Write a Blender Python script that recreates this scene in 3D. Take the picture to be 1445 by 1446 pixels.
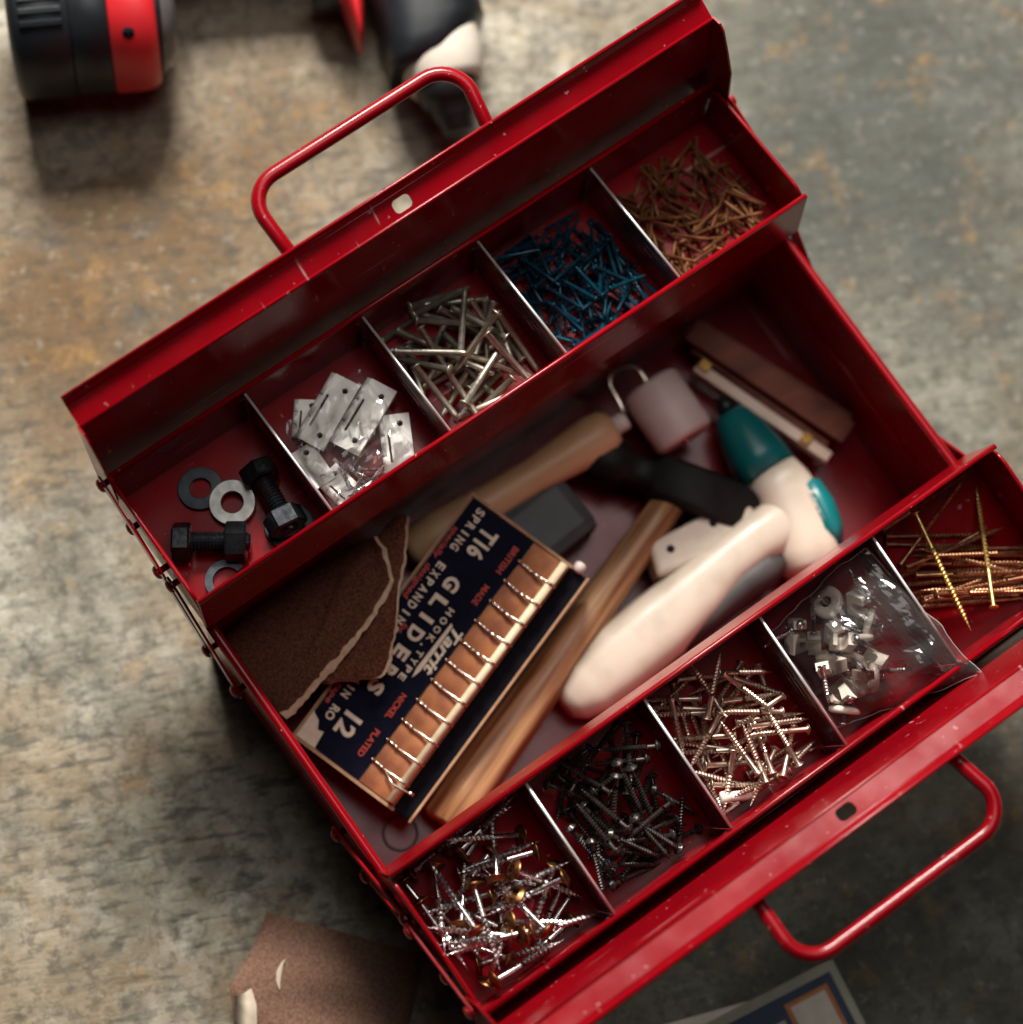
import bpy, bmesh, math, random
import numpy as np
from mathutils import Vector, Matrix, Euler, Quaternion, noise

for _o in list(bpy.data.objects):
    bpy.data.objects.remove(_o, do_unlink=True)
SC = bpy.context.scene
COL = SC.collection
R = math.radians
MM = 0.001
random.seed(7)

# ------------------------------------------------------------------ camera
cam = bpy.data.cameras.new('camera')
cam.sensor_fit = 'HORIZONTAL'
cam.sensor_width = 36.0
cam.lens = 88.4
cam.clip_start = 0.05
cam.clip_end = 60
cam.dof.use_dof = True
cam.dof.focus_distance = 1.168
cam.dof.aperture_fstop = 3.4
camo = bpy.data.objects.new('camera', cam)
COL.objects.link(camo)
camo.location = (-0.2707, -0.1182, 1.2627)
camo.rotation_euler = (0.2249, -0.0951, -0.6232)
SC.camera = camo

# ------------------------------------------------------------------ room light
w = bpy.data.worlds.new('World')
SC.world = w
w.use_nodes = True
bg = w.node_tree.nodes['Background']
bg.inputs[0].default_value = (0.80, 0.86, 1.0, 1)
bg.inputs[1].default_value = 0.003

def area_light(name, loc, target, sx, sy, power, col):
    l = bpy.data.lights.new(name, 'AREA')
    l.shape = 'RECTANGLE'
    l.size = sx
    l.size_y = sy
    l.energy = power
    l.color = col
    o = bpy.data.objects.new(name, l)
    COL.objects.link(o)
    o.location = loc
    d = Vector(target) - Vector(loc)
    o.rotation_euler = d.to_track_quat('-Z', 'Y').to_euler()
    return o

# a broad pale ceiling glow over the table and one window beyond the top of the picture
area_light('ceiling_light', (0.42, 0.42, 2.30), (0.05, 0.05, 0.0), 1.2, 1.2, 16.0, (1.0, 0.97, 0.93))
area_light('window_light', (0.66, 1.46, 1.44), (-0.15, 0.0, 0.05), 0.70, 0.55, 122.0, (1.0, 0.955, 0.89))

SC.view_settings.view_transform = 'Standard'
SC.view_settings.look = 'None'
SC.view_settings.exposure = 0.0
SC.view_settings.gamma = 1.0
SC.view_settings.use_curve_mapping = False
SC.render.engine = 'CYCLES'
SC.cycles.use_denoising = True
SC.cycles.max_bounces = 10
SC.cycles.transparent_max_bounces = 24

# ------------------------------------------------------------------ materials
def pm(name, c1, c2=None, scale=40.0, rough=0.4, metal=0.0, bump=0.0, bscale=200.0,
       stretch=(1, 1, 1), coat=0.0, rvar=0.0, detail=4.0, spec=0.5, contrast=(0.35, 0.65), bdist=0.0004):
    m = bpy.data.materials.new(name)
    m.use_nodes = True
    nt = m.node_tree
    b = nt.nodes['Principled BSDF']
    b.inputs['Roughness'].default_value = rough
    b.inputs['Metallic'].default_value = metal
    b.inputs['Coat Weight'].default_value = coat
    b.inputs['Coat Roughness'].default_value = 0.12
    b.inputs['Specular IOR Level'].default_value = spec
    b.inputs['Base Color'].default_value = (*c1, 1)
    tc = nt.nodes.new('ShaderNodeTexCoord')
    mp = nt.nodes.new('ShaderNodeMapping')
    mp.inputs['Scale'].default_value = stretch
    nt.links.new(tc.outputs['Object'], mp.inputs['Vector'])
    if c2 is not None:
        n = nt.nodes.new('ShaderNodeTexNoise')
        n.inputs['Scale'].default_value = scale
        n.inputs['Detail'].default_value = detail
        nt.links.new(mp.outputs[0], n.inputs['Vector'])
        r = nt.nodes.new('ShaderNodeValToRGB')
        r.color_ramp.elements[0].position = contrast[0]
        r.color_ramp.elements[0].color = (*c1, 1)
        r.color_ramp.elements[1].position = contrast[1]
        r.color_ramp.elements[1].color = (*c2, 1)
        nt.links.new(n.outputs['Fac'], r.inputs['Fac'])
        nt.links.new(r.outputs['Color'], b.inputs['Base Color'])
    if rvar:
        n2 = nt.nodes.new('ShaderNodeTexNoise')
        n2.inputs['Scale'].default_value = scale * 2.3
        n2.inputs['Detail'].default_value = 6
        nt.links.new(mp.outputs[0], n2.inputs['Vector'])
        mr = nt.nodes.new('ShaderNodeMapRange')
        mr.inputs[1].default_value = 0.3
        mr.inputs[2].default_value = 0.7
        mr.inputs[3].default_value = max(0.02, rough - rvar)
        mr.inputs[4].default_value = rough + rvar
        nt.links.new(n2.outputs['Fac'], mr.inputs[0])
        nt.links.new(mr.outputs[0], b.inputs['Roughness'])
    if bump:
        n3 = nt.nodes.new('ShaderNodeTexNoise')
        n3.inputs['Scale'].default_value = bscale
        n3.inputs['Detail'].default_value = 5
        nt.links.new(mp.outputs[0], n3.inputs['Vector'])
        bp = nt.nodes.new('ShaderNodeBump')
        bp.inputs['Strength'].default_value = bump
        bp.inputs['Distance'].default_value = bdist
        nt.links.new(n3.outputs['Fac'], bp.inputs['Height'])
        nt.links.new(bp.outputs[0], b.inputs['Normal'])
    return m

def wood(name, c1, c2, axis_stretch, scale=60, rough=0.45):
    return pm(name, c1, c2, scale=scale, rough=rough, bump=0.35, bscale=scale * 4, stretch=axis_stretch, rvar=0.1,
              detail=7, contrast=(0.36, 0.62))

M = {}
def red_enamel():
    m = pm('red_enamel', (0.215, 0.0016, 0.0052), (0.17, 0.0012, 0.0042), scale=22, rough=0.21, bump=0.05, bscale=900, rvar=0.06, spec=0.26)
    nt = m.node_tree
    N, L = nt.nodes.new, nt.links.new
    b = nt.nodes['Principled BSDF']
    src = b.inputs['Base Color'].links[0].from_socket
    tc = N('ShaderNodeTexCoord')
    # rubbed specks and short scratches in the paint
    masks = []
    for (sc, st, lo, hi, rot) in ((260, (1, 1, 1), 0.705, 0.74, 0.0), (150, (0.06, 1, 1), 0.705, 0.74, 0.6), (170, (1, 0.05, 0.3), 0.71, 0.745, -0.4)):
        mp = N('ShaderNodeMapping')
        mp.inputs['Scale'].default_value = st
        mp.inputs['Rotation'].default_value = (0.3, 0.2, rot)
        L(tc.outputs['Object'], mp.inputs['Vector'])
        n = N('ShaderNodeTexNoise')
        n.inputs['Scale'].default_value = sc
        n.inputs['Detail'].default_value = 3
        L(mp.outputs[0], n.inputs['Vector'])
        r = N('ShaderNodeMapRange')
        r.inputs[1].default_value = lo
        r.inputs[2].default_value = hi
        L(n.outputs['Fac'], r.inputs[0])
        masks.append(r.outputs[0])
    mx = masks[0]
    for k in masks[1:]:
        q = N('ShaderNodeMath')
        q.operation = 'MAXIMUM'
        L(mx, q.inputs[0])
        L(k, q.inputs[1])
        mx = q.outputs[0]
    x = N('ShaderNodeMix')
    x.data_type = 'RGBA'
    sc_ = N('ShaderNodeMath')
    sc_.operation = 'MULTIPLY'
    sc_.inputs[1].default_value = 0.55
    L(mx, sc_.inputs[0])
    L(sc_.outputs[0], x.inputs[0])
    L(src, x.inputs[6])
    x.inputs[7].default_value = (0.42, 0.27, 0.26, 1)
    L(x.outputs[2], b.inputs['Base Color'])
    return m
M['red'] = red_enamel()
M['edge'] = pm('edge_highlight_steel', (0.85, 0.84, 0.82), (0.72, 0.71, 0.70), scale=200, rough=0.30, metal=0.6)  # overhead highlight on the divider tops, painted in as paler steel
M['galv'] = pm('galvanised_steel', (0.40, 0.405, 0.41), (0.24, 0.245, 0.25), scale=90, rough=0.27, metal=1.0, bump=0.12, bscale=300, stretch=(1, 0.12, 1), rvar=0.08)
M['zinc'] = pm('zinc_plate', (0.46, 0.42, 0.34), (0.33, 0.30, 0.24), scale=300, rough=0.42, metal=0.85, rvar=0.08)
M['silver'] = pm('bright_steel', (0.70, 0.69, 0.68), (0.46, 0.45, 0.45), scale=300, rough=0.28, metal=1, rvar=0.06)
M['tan'] = pm('champagne_steel', (0.70, 0.55, 0.45), (0.50, 0.38, 0.30), scale=300, rough=0.38, metal=1, rvar=0.08)
M['brasshead'] = pm('aged_brass', (0.36, 0.165, 0.065), (0.14, 0.058, 0.024), scale=420, rough=0.36, metal=1, rvar=0.1)
M['brass'] = pm('brass_plate', (0.50, 0.27, 0.15), (0.30, 0.14, 0.075), scale=240, rough=0.42, metal=1, rvar=0.08)
M['gold'] = pm('yellow_passivate', (0.80, 0.60, 0.22), (0.62, 0.42, 0.13), scale=240, rough=0.42, metal=0.9, rvar=0.08)
M['blacksteel'] = pm('black_phosphate', (0.030, 0.027, 0.026), (0.055, 0.045, 0.04), scale=300, rough=0.30, metal=0.6, rvar=0.1)
M['bolt'] = pm('black_oxide', (0.018, 0.020, 0.023), (0.032, 0.035, 0.040), scale=160, rough=0.24, metal=0.7, bump=0.1, bscale=500, rvar=0.08)
M['washer'] = pm('grey_steel', (0.36, 0.36, 0.33), (0.27, 0.27, 0.25), scale=160, rough=0.42, metal=0.9, rvar=0.1)
M['washerdark'] = pm('blued_steel', (0.022, 0.027, 0.032), (0.04, 0.046, 0.052), scale=160, rough=0.36, metal=0.8, rvar=0.1)
M['blue'] = pm('blue_lacquer', (0.003, 0.028, 0.060), (0.005, 0.058, 0.085), scale=200, rough=0.25, metal=0.45, rvar=0.08)
M['copper'] = pm('dull_copper', (0.27, 0.11, 0.038), (0.13, 0.052, 0.022), scale=150, rough=0.5, metal=0.5, rvar=0.1)
M['hinge'] = pm('satin_nickel', (0.86, 0.83, 0.77), (0.74, 0.71, 0.66), scale=120, rough=0.40, metal=0.15, rvar=0.08)
M['woodlight'] = wood('beech_wood', (0.58, 0.33, 0.17), (0.70, 0.44, 0.25), (0.12, 1, 1))
M['woodash'] = wood('ash_wood', (0.20, 0.078, 0.027), (0.58, 0.33, 0.155), (0.05, 1, 1), scale=210)
M['hammerhead'] = pm('dark_forged_steel', (0.006, 0.0055, 0.0055), (0.011, 0.010, 0.010), scale=120, rough=0.55, metal=0.0, spec=0.2)
M['rubber'] = pm('charcoal_rubber', (0.035, 0.037, 0.042), (0.05, 0.052, 0.058), scale=90, rough=0.55, bump=0.2, bscale=500)
M['rollerwhite'] = pm('pale_rubber', (0.68, 0.54, 0.51), (0.60, 0.47, 0.44), scale=70, rough=0.5, bump=0.1, bscale=500)
M['cream'] = pm('cream_plastic', (0.62, 0.52, 0.42), (0.47, 0.385, 0.30), scale=55, rough=0.40, bump=0.12, bscale=900, rvar=0.08, contrast=(0.46, 0.80), detail=8)
M['teal'] = pm('teal_plastic', (0.003, 0.16, 0.165), (0.003, 0.14, 0.15), scale=40, rough=0.33, bump=0.05, bscale=900)
M['darkgrip'] = pm('brown_grey_grip', (0.035, 0.03, 0.028), (0.05, 0.042, 0.04), scale=90, rough=0.6, bump=0.3, bscale=600)
M['rulewood'] = pm('varnished_rule_wood', (0.22, 0.075, 0.045), (0.085, 0.026, 0.022), scale=60, rough=0.5, stretch=(0.3, 1, 1), spec=0.12)
M['rulepale'] = pm('pale_rule_edge', (0.74, 0.58, 0.46), (0.62, 0.44, 0.34), scale=30, rough=0.45, stretch=(0.3, 1, 1))
M['yellow'] = pm('brass_joint', (0.30, 0.15, 0.015), (0.20, 0.095, 0.01), scale=200, rough=0.4, metal=0.5)
M['card'] = pm('tan_cardboard', (0.46, 0.27, 0.15), (0.36, 0.20, 0.11), scale=180, rough=0.85, bump=0.3, bscale=500)
M['navy'] = pm('navy_print', (0.003, 0.0036, 0.013), (0.005, 0.006, 0.018), scale=150, rough=0.7, spec=0.08, bump=0.15, bscale=700)
M['blackcard'] = pm('black_card', (0.004, 0.004, 0.007), (0.007, 0.007, 0.011), scale=150, rough=0.75, spec=0.08)
M['orangecard'] = pm('orange_cardboard', (0.43, 0.155, 0.052), (0.27, 0.085, 0.036), scale=110, rough=0.7, bump=0.25, bscale=500)
M['ivory'] = pm('ivory_print', (0.80, 0.68, 0.52), (0.70, 0.57, 0.43), scale=250, rough=0.65)
M['redprint'] = pm('red_print', (0.62, 0.06, 0.025), (0.50, 0.045, 0.02), scale=250, rough=0.6)
M['paperwhite'] = pm('white_paper', (0.72, 0.66, 0.57), (0.64, 0.57, 0.48), scale=120, rough=0.8)
M['rodwhite'] = pm('ivory_rod', (0.80, 0.68, 0.46), (0.72, 0.58, 0.37), scale=160, rough=0.55)
M['wire'] = pm('nickel_wire', (0.78, 0.68, 0.58), (0.66, 0.56, 0.47), scale=300, rough=0.25, metal=1)
M['sand'] = pm('brown_abrasive', (0.070, 0.024, 0.013), (0.185, 0.070, 0.042), scale=900, rough=0.95, bump=0.9, bscale=2600, detail=2, spec=0.15)
M['sandfloor'] = pm('brown_abrasive_worn', (0.15, 0.078, 0.052), (0.25, 0.142, 0.10), scale=700, rough=0.9, bump=0.7, bscale=2400, detail=3, spec=0.2)
M['torn'] = pm('torn_paper_core', (0.66, 0.48, 0.33), (0.50, 0.33, 0.21), scale=300, rough=0.9, bump=0.5, bscale=700)
M['creampaper'] = pm('cream_backing', (0.62, 0.52, 0.40), (0.55, 0.45, 0.34), scale=120, rough=0.85)
M['toolblack'] = pm('black_nylon', (0.007, 0.009, 0.011), (0.012, 0.014, 0.017), scale=80, rough=0.36, bump=0.25, bscale=1200, spec=0.35)
M['toolred'] = pm('red_nylon', (0.52, 0.015, 0.020), (0.46, 0.012, 0.016), scale=60, rough=0.42, bump=0.1, bscale=1000)
M['toolgrey'] = pm('grey_gear_casing', (0.56, 0.52, 0.44), (0.50, 0.46, 0.39), scale=60, rough=0.42, bump=0.1, bscale=900)
M['chuck'] = pm('dark_chuck', (0.010, 0.011, 0.012), (0.016, 0.017, 0.018), scale=120, rough=0.36, metal=0.0, spec=0.3)
M['cardgreen'] = pm('faded_green_border', (0.42, 0.42, 0.33), (0.36, 0.36, 0.28), scale=90, rough=0.75)
M['cardnavy'] = pm('faded_navy_print', (0.012, 0.030, 0.075), (0.018, 0.040, 0.090), scale=120, rough=0.6)
M['cardorange'] = pm('orange_print', (0.55, 0.20, 0.045), (0.46, 0.16, 0.035), scale=120, rough=0.6)
M['plug'] = pm('white_nylon', (0.76, 0.66, 0.60), (0.70, 0.60, 0.54), scale=80, rough=0.4)
M['clip'] = pm('clear_cream_plastic', (0.70, 0.62, 0.52), (0.58, 0.50, 0.42), scale=90, rough=0.25, spec=0.6)
M['darkring'] = pm('dark_rubber_ring', (0.03, 0.012, 0.014), None, rough=0.5)

def film_material(name, tint, milk):
    m = bpy.data.materials.new(name)
    m.use_nodes = True
    nt = m.node_tree
    nt.nodes.clear()
    out = nt.nodes.new('ShaderNodeOutputMaterial')
    tr = nt.nodes.new('ShaderNodeBsdfTransparent')
    tr.inputs[0].default_value = (*tint, 1)
    gl = nt.nodes.new('ShaderNodeBsdfGlossy')
    gl.inputs['Roughness'].default_value = 0.10
    df = nt.nodes.new('ShaderNodeBsdfDiffuse')
    df.inputs[0].default_value = (0.8, 0.78, 0.75, 1)
    fr = nt.nodes.new('ShaderNodeFresnel')
    fr.inputs['IOR'].default_value = 1.5
    ad = nt.nodes.new('ShaderNodeMath')
    ad.operation = 'MULTIPLY_ADD'
    ad.inputs[1].default_value = 1.2
    ad.inputs[2].default_value = 0.0
    nt.links.new(fr.outputs[0], ad.inputs[0])
    mx = nt.nodes.new('ShaderNodeMixShader')
    mx.inputs[0].default_value = milk
    nt.links.new(tr.outputs[0], mx.inputs[1])
    nt.links.new(df.outputs[0], mx.inputs[2])
    m2 = nt.nodes.new('ShaderNodeMixShader')
    nt.links.new(ad.outputs[0], m2.inputs[0])
    nt.links.new(mx.outputs[0], m2.inputs[1])
    nt.links.new(gl.outputs[0], m2.inputs[2])
    nt.links.new(m2.outputs[0], out.inputs['Surface'])
    return m
M['film'] = film_material('clear_polythene', (0.97, 0.965, 0.96), 0.03)
M['seam'] = film_material('polythene_seam', (0.93, 0.92, 0.91), 0.28)
M['lens'] = film_material('clear_lens', (0.9, 0.9, 0.92), 0.10)

def floor_material():
    m = bpy.data.materials.new('weathered_boards')
    m.use_nodes = True
    nt = m.node_tree
    N = nt.nodes.new
    L = nt.links.new
    b = nt.nodes['Principled BSDF']
    tc = N('ShaderNodeTexCoord')
    rot = N('ShaderNodeMapping')
    rot.inputs['Rotation'].default_value = (0, 0, R(23))
    rot.inputs['Location'].default_value = (0.37, 0.11, 0)
    L(tc.outputs['Object'], rot.inputs['Vector'])
    def nz(scale, det, rough, st=(1, 1, 1), off=(0, 0, 0), dist=0.0):
        mp = N('ShaderNodeMapping')
        mp.inputs['Scale'].default_value = st
        mp.inputs['Location'].default_value = off
        L(rot.outputs[0], mp.inputs['Vector'])
        n = N('ShaderNodeTexNoise')
        n.inputs['Scale'].default_value = scale
        n.inputs['Detail'].default_value = det
        n.inputs['Roughness'].default_value = rough
        n.inputs['Distortion'].default_value = dist
        L(mp.outputs[0], n.inputs['Vector'])
        return n.outputs['Fac']
    def ramp(f, stops):
        r = N('ShaderNodeValToRGB')
        els = r.color_ramp.elements
        while len(els) < len(stops):
            els.new(0.5)
        for e, (p, c) in zip(els, stops):
            e.position = p
            e.color = (*c, 1)
        L(f, r.inputs['Fac'])
        return r.outputs['Color']
    def mix(fac, a, c, mode='MIX'):
        x = N('ShaderNodeMix')
        x.data_type = 'RGBA'
        x.blend_type = mode
        if isinstance(fac, float):
            x.inputs[0].default_value = fac
        else:
            L(fac, x.inputs[0])
        for s, v in ((6, a), (7, c)):
            if isinstance(v, tuple):
                x.inputs[s].default_value = (*v, 1)
            else:
                L(v, x.inputs[s])
        return x.outputs[2]
    def blob(x, y, r, soft):
        """irregular patch for stains and painted shade, centred on a spot of the floor"""
        d = N('ShaderNodeVectorMath')
        d.operation = 'DISTANCE'
        L(tc.outputs['Object'], d.inputs[0])
        d.inputs[1].default_value = (x, y, 0)
        w_ = N('ShaderNodeMath')
        w_.operation = 'MULTIPLY_ADD'
        L(nz(9, 6, 0.65, off=(x * 7, y * 5, 0)), w_.inputs[0])
        w_.inputs[1].default_value = r * 1.9
        L(d.outputs['Value'], w_.inputs[2])
        q = N('ShaderNodeMapRange')
        q.inputs[1].default_value = r * 1.95 + soft
        q.inputs[2].default_value = r * 1.95 - soft
        L(w_.outputs[0], q.inputs[0])
        return q.outputs[0]
    base = ramp(nz(20, 9, 0.74), [(0.30, (0.100, 0.088, 0.066)), (0.49, (0.245, 0.226, 0.178)), (0.70, (0.47, 0.44, 0.36))])
    brown = ramp(nz(8.0, 7, 0.72, off=(3.1, 1.7, 0)), [(0.46, (0, 0, 0)), (0.62, (1, 1, 1))])
    c = mix(brown, base, mix(0.50, base, (0.20, 0.125, 0.055)))
    for (x, y, r, sft) in ((-0.095, 0.275, 0.085, 0.05), (-0.150, 0.265, 0.060, 0.04), (0.02, 0.285, 0.06, 0.05)):
        c = mix(blob(x, y, r, sft), c, mix(0.70, c, (0.11, 0.062, 0.025)))
    for (x, y, r, sft) in ((0.36, 0.13, 0.13, 0.08), (0.29, 0.00, 0.12, 0.08), (0.24, 0.11, 0.07, 0.05), (0.33, 0.20, 0.07, 0.06), (0.10, -0.27, 0.14, 0.08), (-0.06, -0.25, 0.10, 0.06)):  # slate stains; the last two paint shade into the bottom right floor
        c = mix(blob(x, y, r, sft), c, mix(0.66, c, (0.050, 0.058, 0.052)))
    ochre = ramp(nz(30, 7, 0.72, off=(1.2, 9.4, 0)), [(0.55, (0, 0, 0)), (0.68, (1, 1, 1))])
    c = mix(ochre, c, mix(0.55, c, (0.30, 0.17, 0.055)))
    slate = ramp(nz(36, 7, 0.74, off=(7.7, 4.2, 0)), [(0.54, (0, 0, 0)), (0.66, (1, 1, 1))])
    c = mix(slate, c, mix(0.60, c, (0.07, 0.078, 0.076)))
    pit = ramp(nz(110, 6, 0.74), [(0.41, (1, 1, 1)), (0.50, (0, 0, 0))])
    c = mix(pit, c, mix(0.50, c, (0.05, 0.047, 0.037)))
    pale = ramp(nz(130, 5, 0.7, off=(5.5, 2.2, 0)), [(0.57, (0, 0, 0)), (0.67, (1, 1, 1))])
    c = mix(pale, c, mix(0.20, c, (0.55, 0.52, 0.44)))
    grain = nz(165, 4, 0.6, st=(0.26, 1, 1), dist=0.25)
    gmask = ramp(nz(4, 3, 0.5, off=(2.2, 6.1, 0)), [(0.44, (0.04, 0.04, 0.04)), (0.60, (1, 1, 1))])
    gr = ramp(grain, [(0.37, (1, 1, 1)), (0.46, (0, 0, 0))])
    gm = N('ShaderNodeMath')
    gm.operation = 'MULTIPLY'
    L(gr, gm.inputs[0])
    gx = N('ShaderNodeMath')
    gx.operation = 'MAXIMUM'
    L(gmask, gx.inputs[0])
    L(blob(-0.24, 0.03, 0.13, 0.07), gx.inputs[1])
    L(gx.outputs[0], gm.inputs[1])
    c = mix(gm.outputs[0], c, mix(0.66, c, (0.055, 0.054, 0.045)))
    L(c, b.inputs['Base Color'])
    b.inputs['Roughness'].default_value = 0.86
    b.inputs['Specular IOR Level'].default_value = 0.25
    hsum = N('ShaderNodeMath')
    hsum.operation = 'ADD'
    L(grain, hsum.inputs[0])
    L(nz(55, 7, 0.72), hsum.inputs[1])
    bp = N('ShaderNodeBump')
    bp.inputs['Strength'].default_value = 0.7
    bp.inputs['Distance'].default_value = 0.0012
    L(hsum.outputs[0], bp.inputs['Height'])
    L(bp.outputs[0], b.inputs['Normal'])
    return m
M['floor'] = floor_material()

# ------------------------------------------------------------------ mesh helpers
class MB:
    def __init__(s):
        s.v = []
        s.f = []
        s.sm = []
    def add(s, verts, faces, smooth=False):
        o = len(s.v)
        s.v += [tuple(p) for p in verts]
        for f in faces:
            s.f.append(tuple(i + o for i in f))
            s.sm.append(smooth)
        return s
    def box(s, lo, hi, fn=None, bev=0.0):
        (x0, y0, z0), (x1, y1, z1) = lo, hi
        if bev > 0:
            bm = bmesh.new()
            bmesh.ops.create_cube(bm, size=1)
            for v in bm.verts:
                v.co = Vector(((x0 + x1) / 2 + v.co.x * (x1 - x0), (y0 + y1) / 2 + v.co.y * (y1 - y0), (z0 + z1) / 2 + v.co.z * (z1 - z0)))
            bmesh.ops.bevel(bm, geom=list(bm.edges), offset=bev, segments=2, affect='EDGES', profile=0.6)
            bm.verts.index_update()
            V = [v.co.copy() for v in bm.verts]
            F = [[v.index for v in f.verts] for f in bm.faces]
            bm.free()
        else:
            V = [Vector(p) for p in ((x0, y0, z0), (x1, y0, z0), (x1, y1, z0), (x0, y1, z0), (x0, y0, z1), (x1, y0, z1), (x1, y1, z1), (x0, y1, z1))]
            F = [(3, 2, 1, 0), (4, 5, 6, 7), (0, 1, 5, 4), (1, 2, 6, 5), (2, 3, 7, 6), (3, 0, 4, 7)]
        if fn:
            V = [fn(p) for p in V]
        return s.add(V, F)
    def tube(s, pts, r, n=10, fn=None, caps=True, closed=False, radii=None):
        pts = [Vector(p) for p in pts]
        V = []
        k = len(pts)
        prev = None
        for i, p in enumerate(pts):
            if closed:
                t = (pts[(i + 1) % k] - pts[i - 1]).normalized()
            else:
                t = (pts[min(i + 1, k - 1)] - pts[max(i - 1, 0)]).normalized()
            if prev is None:
                a = t.orthogonal().normalized()
            else:
                a = prev - t * prev.dot(t)
                a = a.normalized() if a.length > 1e-9 else t.orthogonal().normalized()
            prev = a
            b = t.cross(a)
            rr = radii[i] if radii else r
            for j in range(n):
                an = 2 * math.pi * j / n
                V.append(p + a * math.cos(an) * rr + b * math.sin(an) * rr)
        F = []
        m = k if closed else k - 1
        for i in range(m):
            i2 = (i + 1) % k
            for j in range(n):
                j2 = (j + 1) % n
                F.append((i * n + j, i * n + j2, i2 * n + j2, i2 * n + j))
        if fn:
            V = [fn(p) for p in V]
        o = len(s.v)
        s.add(V, F, True)
        if caps and not closed:
            s.f.append(tuple(o + j for j in reversed(range(n))))
            s.sm.append(False)
            s.f.append(tuple(o + (k - 1) * n + j for j in range(n)))
            s.sm.append(False)
        return s
    def lathe(s, prof, n=20, mat=None, smooth=True):
        """profile of (x, r) turned about the x axis; ends with r = 0 close themselves"""
        V = []
        F = []
        rows = []
        for (x, r) in prof:
            if r < 1e-9:
                rows.append([len(V)])
                V.append(Vector((x, 0, 0)))
            else:
                rows.append(list(range(len(V), len(V) + n)))
                for j in range(n):
                    an = 2 * math.pi * j / n
                    V.append(Vector((x, math.cos(an) * r, math.sin(an) * r)))
        for a, b in zip(rows[:-1], rows[1:]):
            for j in range(n):
                j2 = (j + 1) % n
                if len(a) == 1 and len(b) == 1:
                    continue
                if len(a) == 1:
                    F.append((a[0], b[j2], b[j]))
                elif len(b) == 1:
                    F.append((a[j], a[j2], b[0]))
                else:
                    F.append((a[j], a[j2], b[j2], b[j]))
        if mat is not None:
            V = [mat @ p for p in V]
        return s.add(V, F, smooth)
    def prism(s, poly, fn0, fn1):
        """poly of 2D points lifted to two caps by fn0 and fn1"""
        n = len(poly)
        V = [fn0(p) for p in poly] + [fn1(p) for p in poly]
        F = [tuple(reversed(range(n))), tuple(range(n, 2 * n))]
        F += [(i, (i + 1) % n, n + (i + 1) % n, n + i) for i in range(n)]
        return s.add(V, F)
    def loft(s, secs, n=24, e=2.0, caps=True):
        """sections: (centre, axis_a, axis_b, ra, rb[, exponent])"""
        V = []
        for sec in secs:
            c, a, b, ra, rb = sec[:5]
            ex = sec[5] if len(sec) > 5 else e
            c, a, b = Vector(c), Vector(a).normalized(), Vector(b).normalized()
            for j in range(n):
                an = 2 * math.pi * j / n
                ca, sa = math.cos(an), math.sin(an)
                V.append(c + a * (ra * math.copysign(abs(ca) ** (2 / ex), ca)) + b * (rb * math.copysign(abs(sa) ** (2 / ex), sa)))
        F = []
        for i in range(len(secs) - 1):
            for j in range(n):
                j2 = (j + 1) % n
                F.append((i * n + j, i * n + j2, (i + 1) * n + j2, (i + 1) * n + j))
        o = len(s.v)
        s.add(V, F, True)
        if caps:
            s.f.append(tuple(o + j for j in reversed(range(n))))
            s.sm.append(False)
            s.f.append(tuple(o + (len(secs) - 1) * n + j for j in range(n)))
            s.sm.append(False)
        return s
    def mesh(s, name, mat):
        me = bpy.data.meshes.new(name)
        me.from_pydata([tuple(p) for p in s.v], [], s.f)
        bm = bmesh.new()
        bm.from_mesh(me)
        bmesh.ops.recalc_face_normals(bm, faces=list(bm.faces))
        bm.to_mesh(me)
        bm.free()
        me.polygons.foreach_set('use_smooth', s.sm)
        if mat is not None:
            me.materials.append(mat)
        me.update()
        return me
    def build(s, name, mat, parent=None, local=False):
        return link(name, s.mesh(name, mat), parent, local)

def link(name, me, parent=None, local=False):
    o = bpy.data.objects.new(name, me)
    COL.objects.link(o)
    if parent is not None:
        o.parent = parent
        if not local:
            o.matrix_parent_inverse = WORLD(parent).inverted()
    return o

def WORLD(o):
    m = o.matrix_basis.copy()
    p = o.parent
    c = o
    while p is not None:
        m = p.matrix_basis @ c.matrix_parent_inverse @ m
        c = p
        p = p.parent
    return m

def tag(o, label, cat=None, group=None, kind=None):
    if label:
        o['label'] = label
    if cat:
        o['category'] = cat
    if group:
        o['group'] = group
    if kind:
        o['kind'] = kind
    return o

def thing(name, loc, label, cat, group=None):
    o = bpy.data.objects.new(name, None)
    o.empty_display_size = 0.01
    COL.objects.link(o)
    o.location = loc
    return tag(o, label, cat, group)

def frame(origin, ex, ey):
    """right-handed frame matrix from an origin and two approximate axes"""
    ex = Vector(ex).normalized()
    ey = Vector(ey)
    ez = ex.cross(ey).normalized()
    ey = ez.cross(ex)
    m = Matrix.Identity(4)
    for i, a in enumerate((ex, ey, ez)):
        for k in range(3):
            m[k][i] = a[k]
    m.translation = Vector(origin)
    return m

def mmv(*p):
    return Vector(p) * MM
from mathutils.geometry import tessellate_polygon

def plate2d(mb, outer, holes, top, bot):
    """flat plate with holes: top(p) and bot(p) lift a 2D point to the two faces"""
    loops = [outer] + holes
    tris = tessellate_polygon([[Vector((p[0], p[1], 0)) for p in lp] for lp in loops])
    pts = [p for lp in loops for p in lp]
    n = len(pts)
    V = [top(p) for p in pts] + [bot(p) for p in pts]
    F = [tuple(t) for t in tris] + [tuple(i + n for i in reversed(t)) for t in tris]
    o = 0
    for lp in loops:
        k = len(lp)
        for i in range(k):
            a, b = o + i, o + (i + 1) % k
            F.append((a, b, b + n, a + n))
        o += k
    mb.add(V, F)
    return mb

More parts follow.
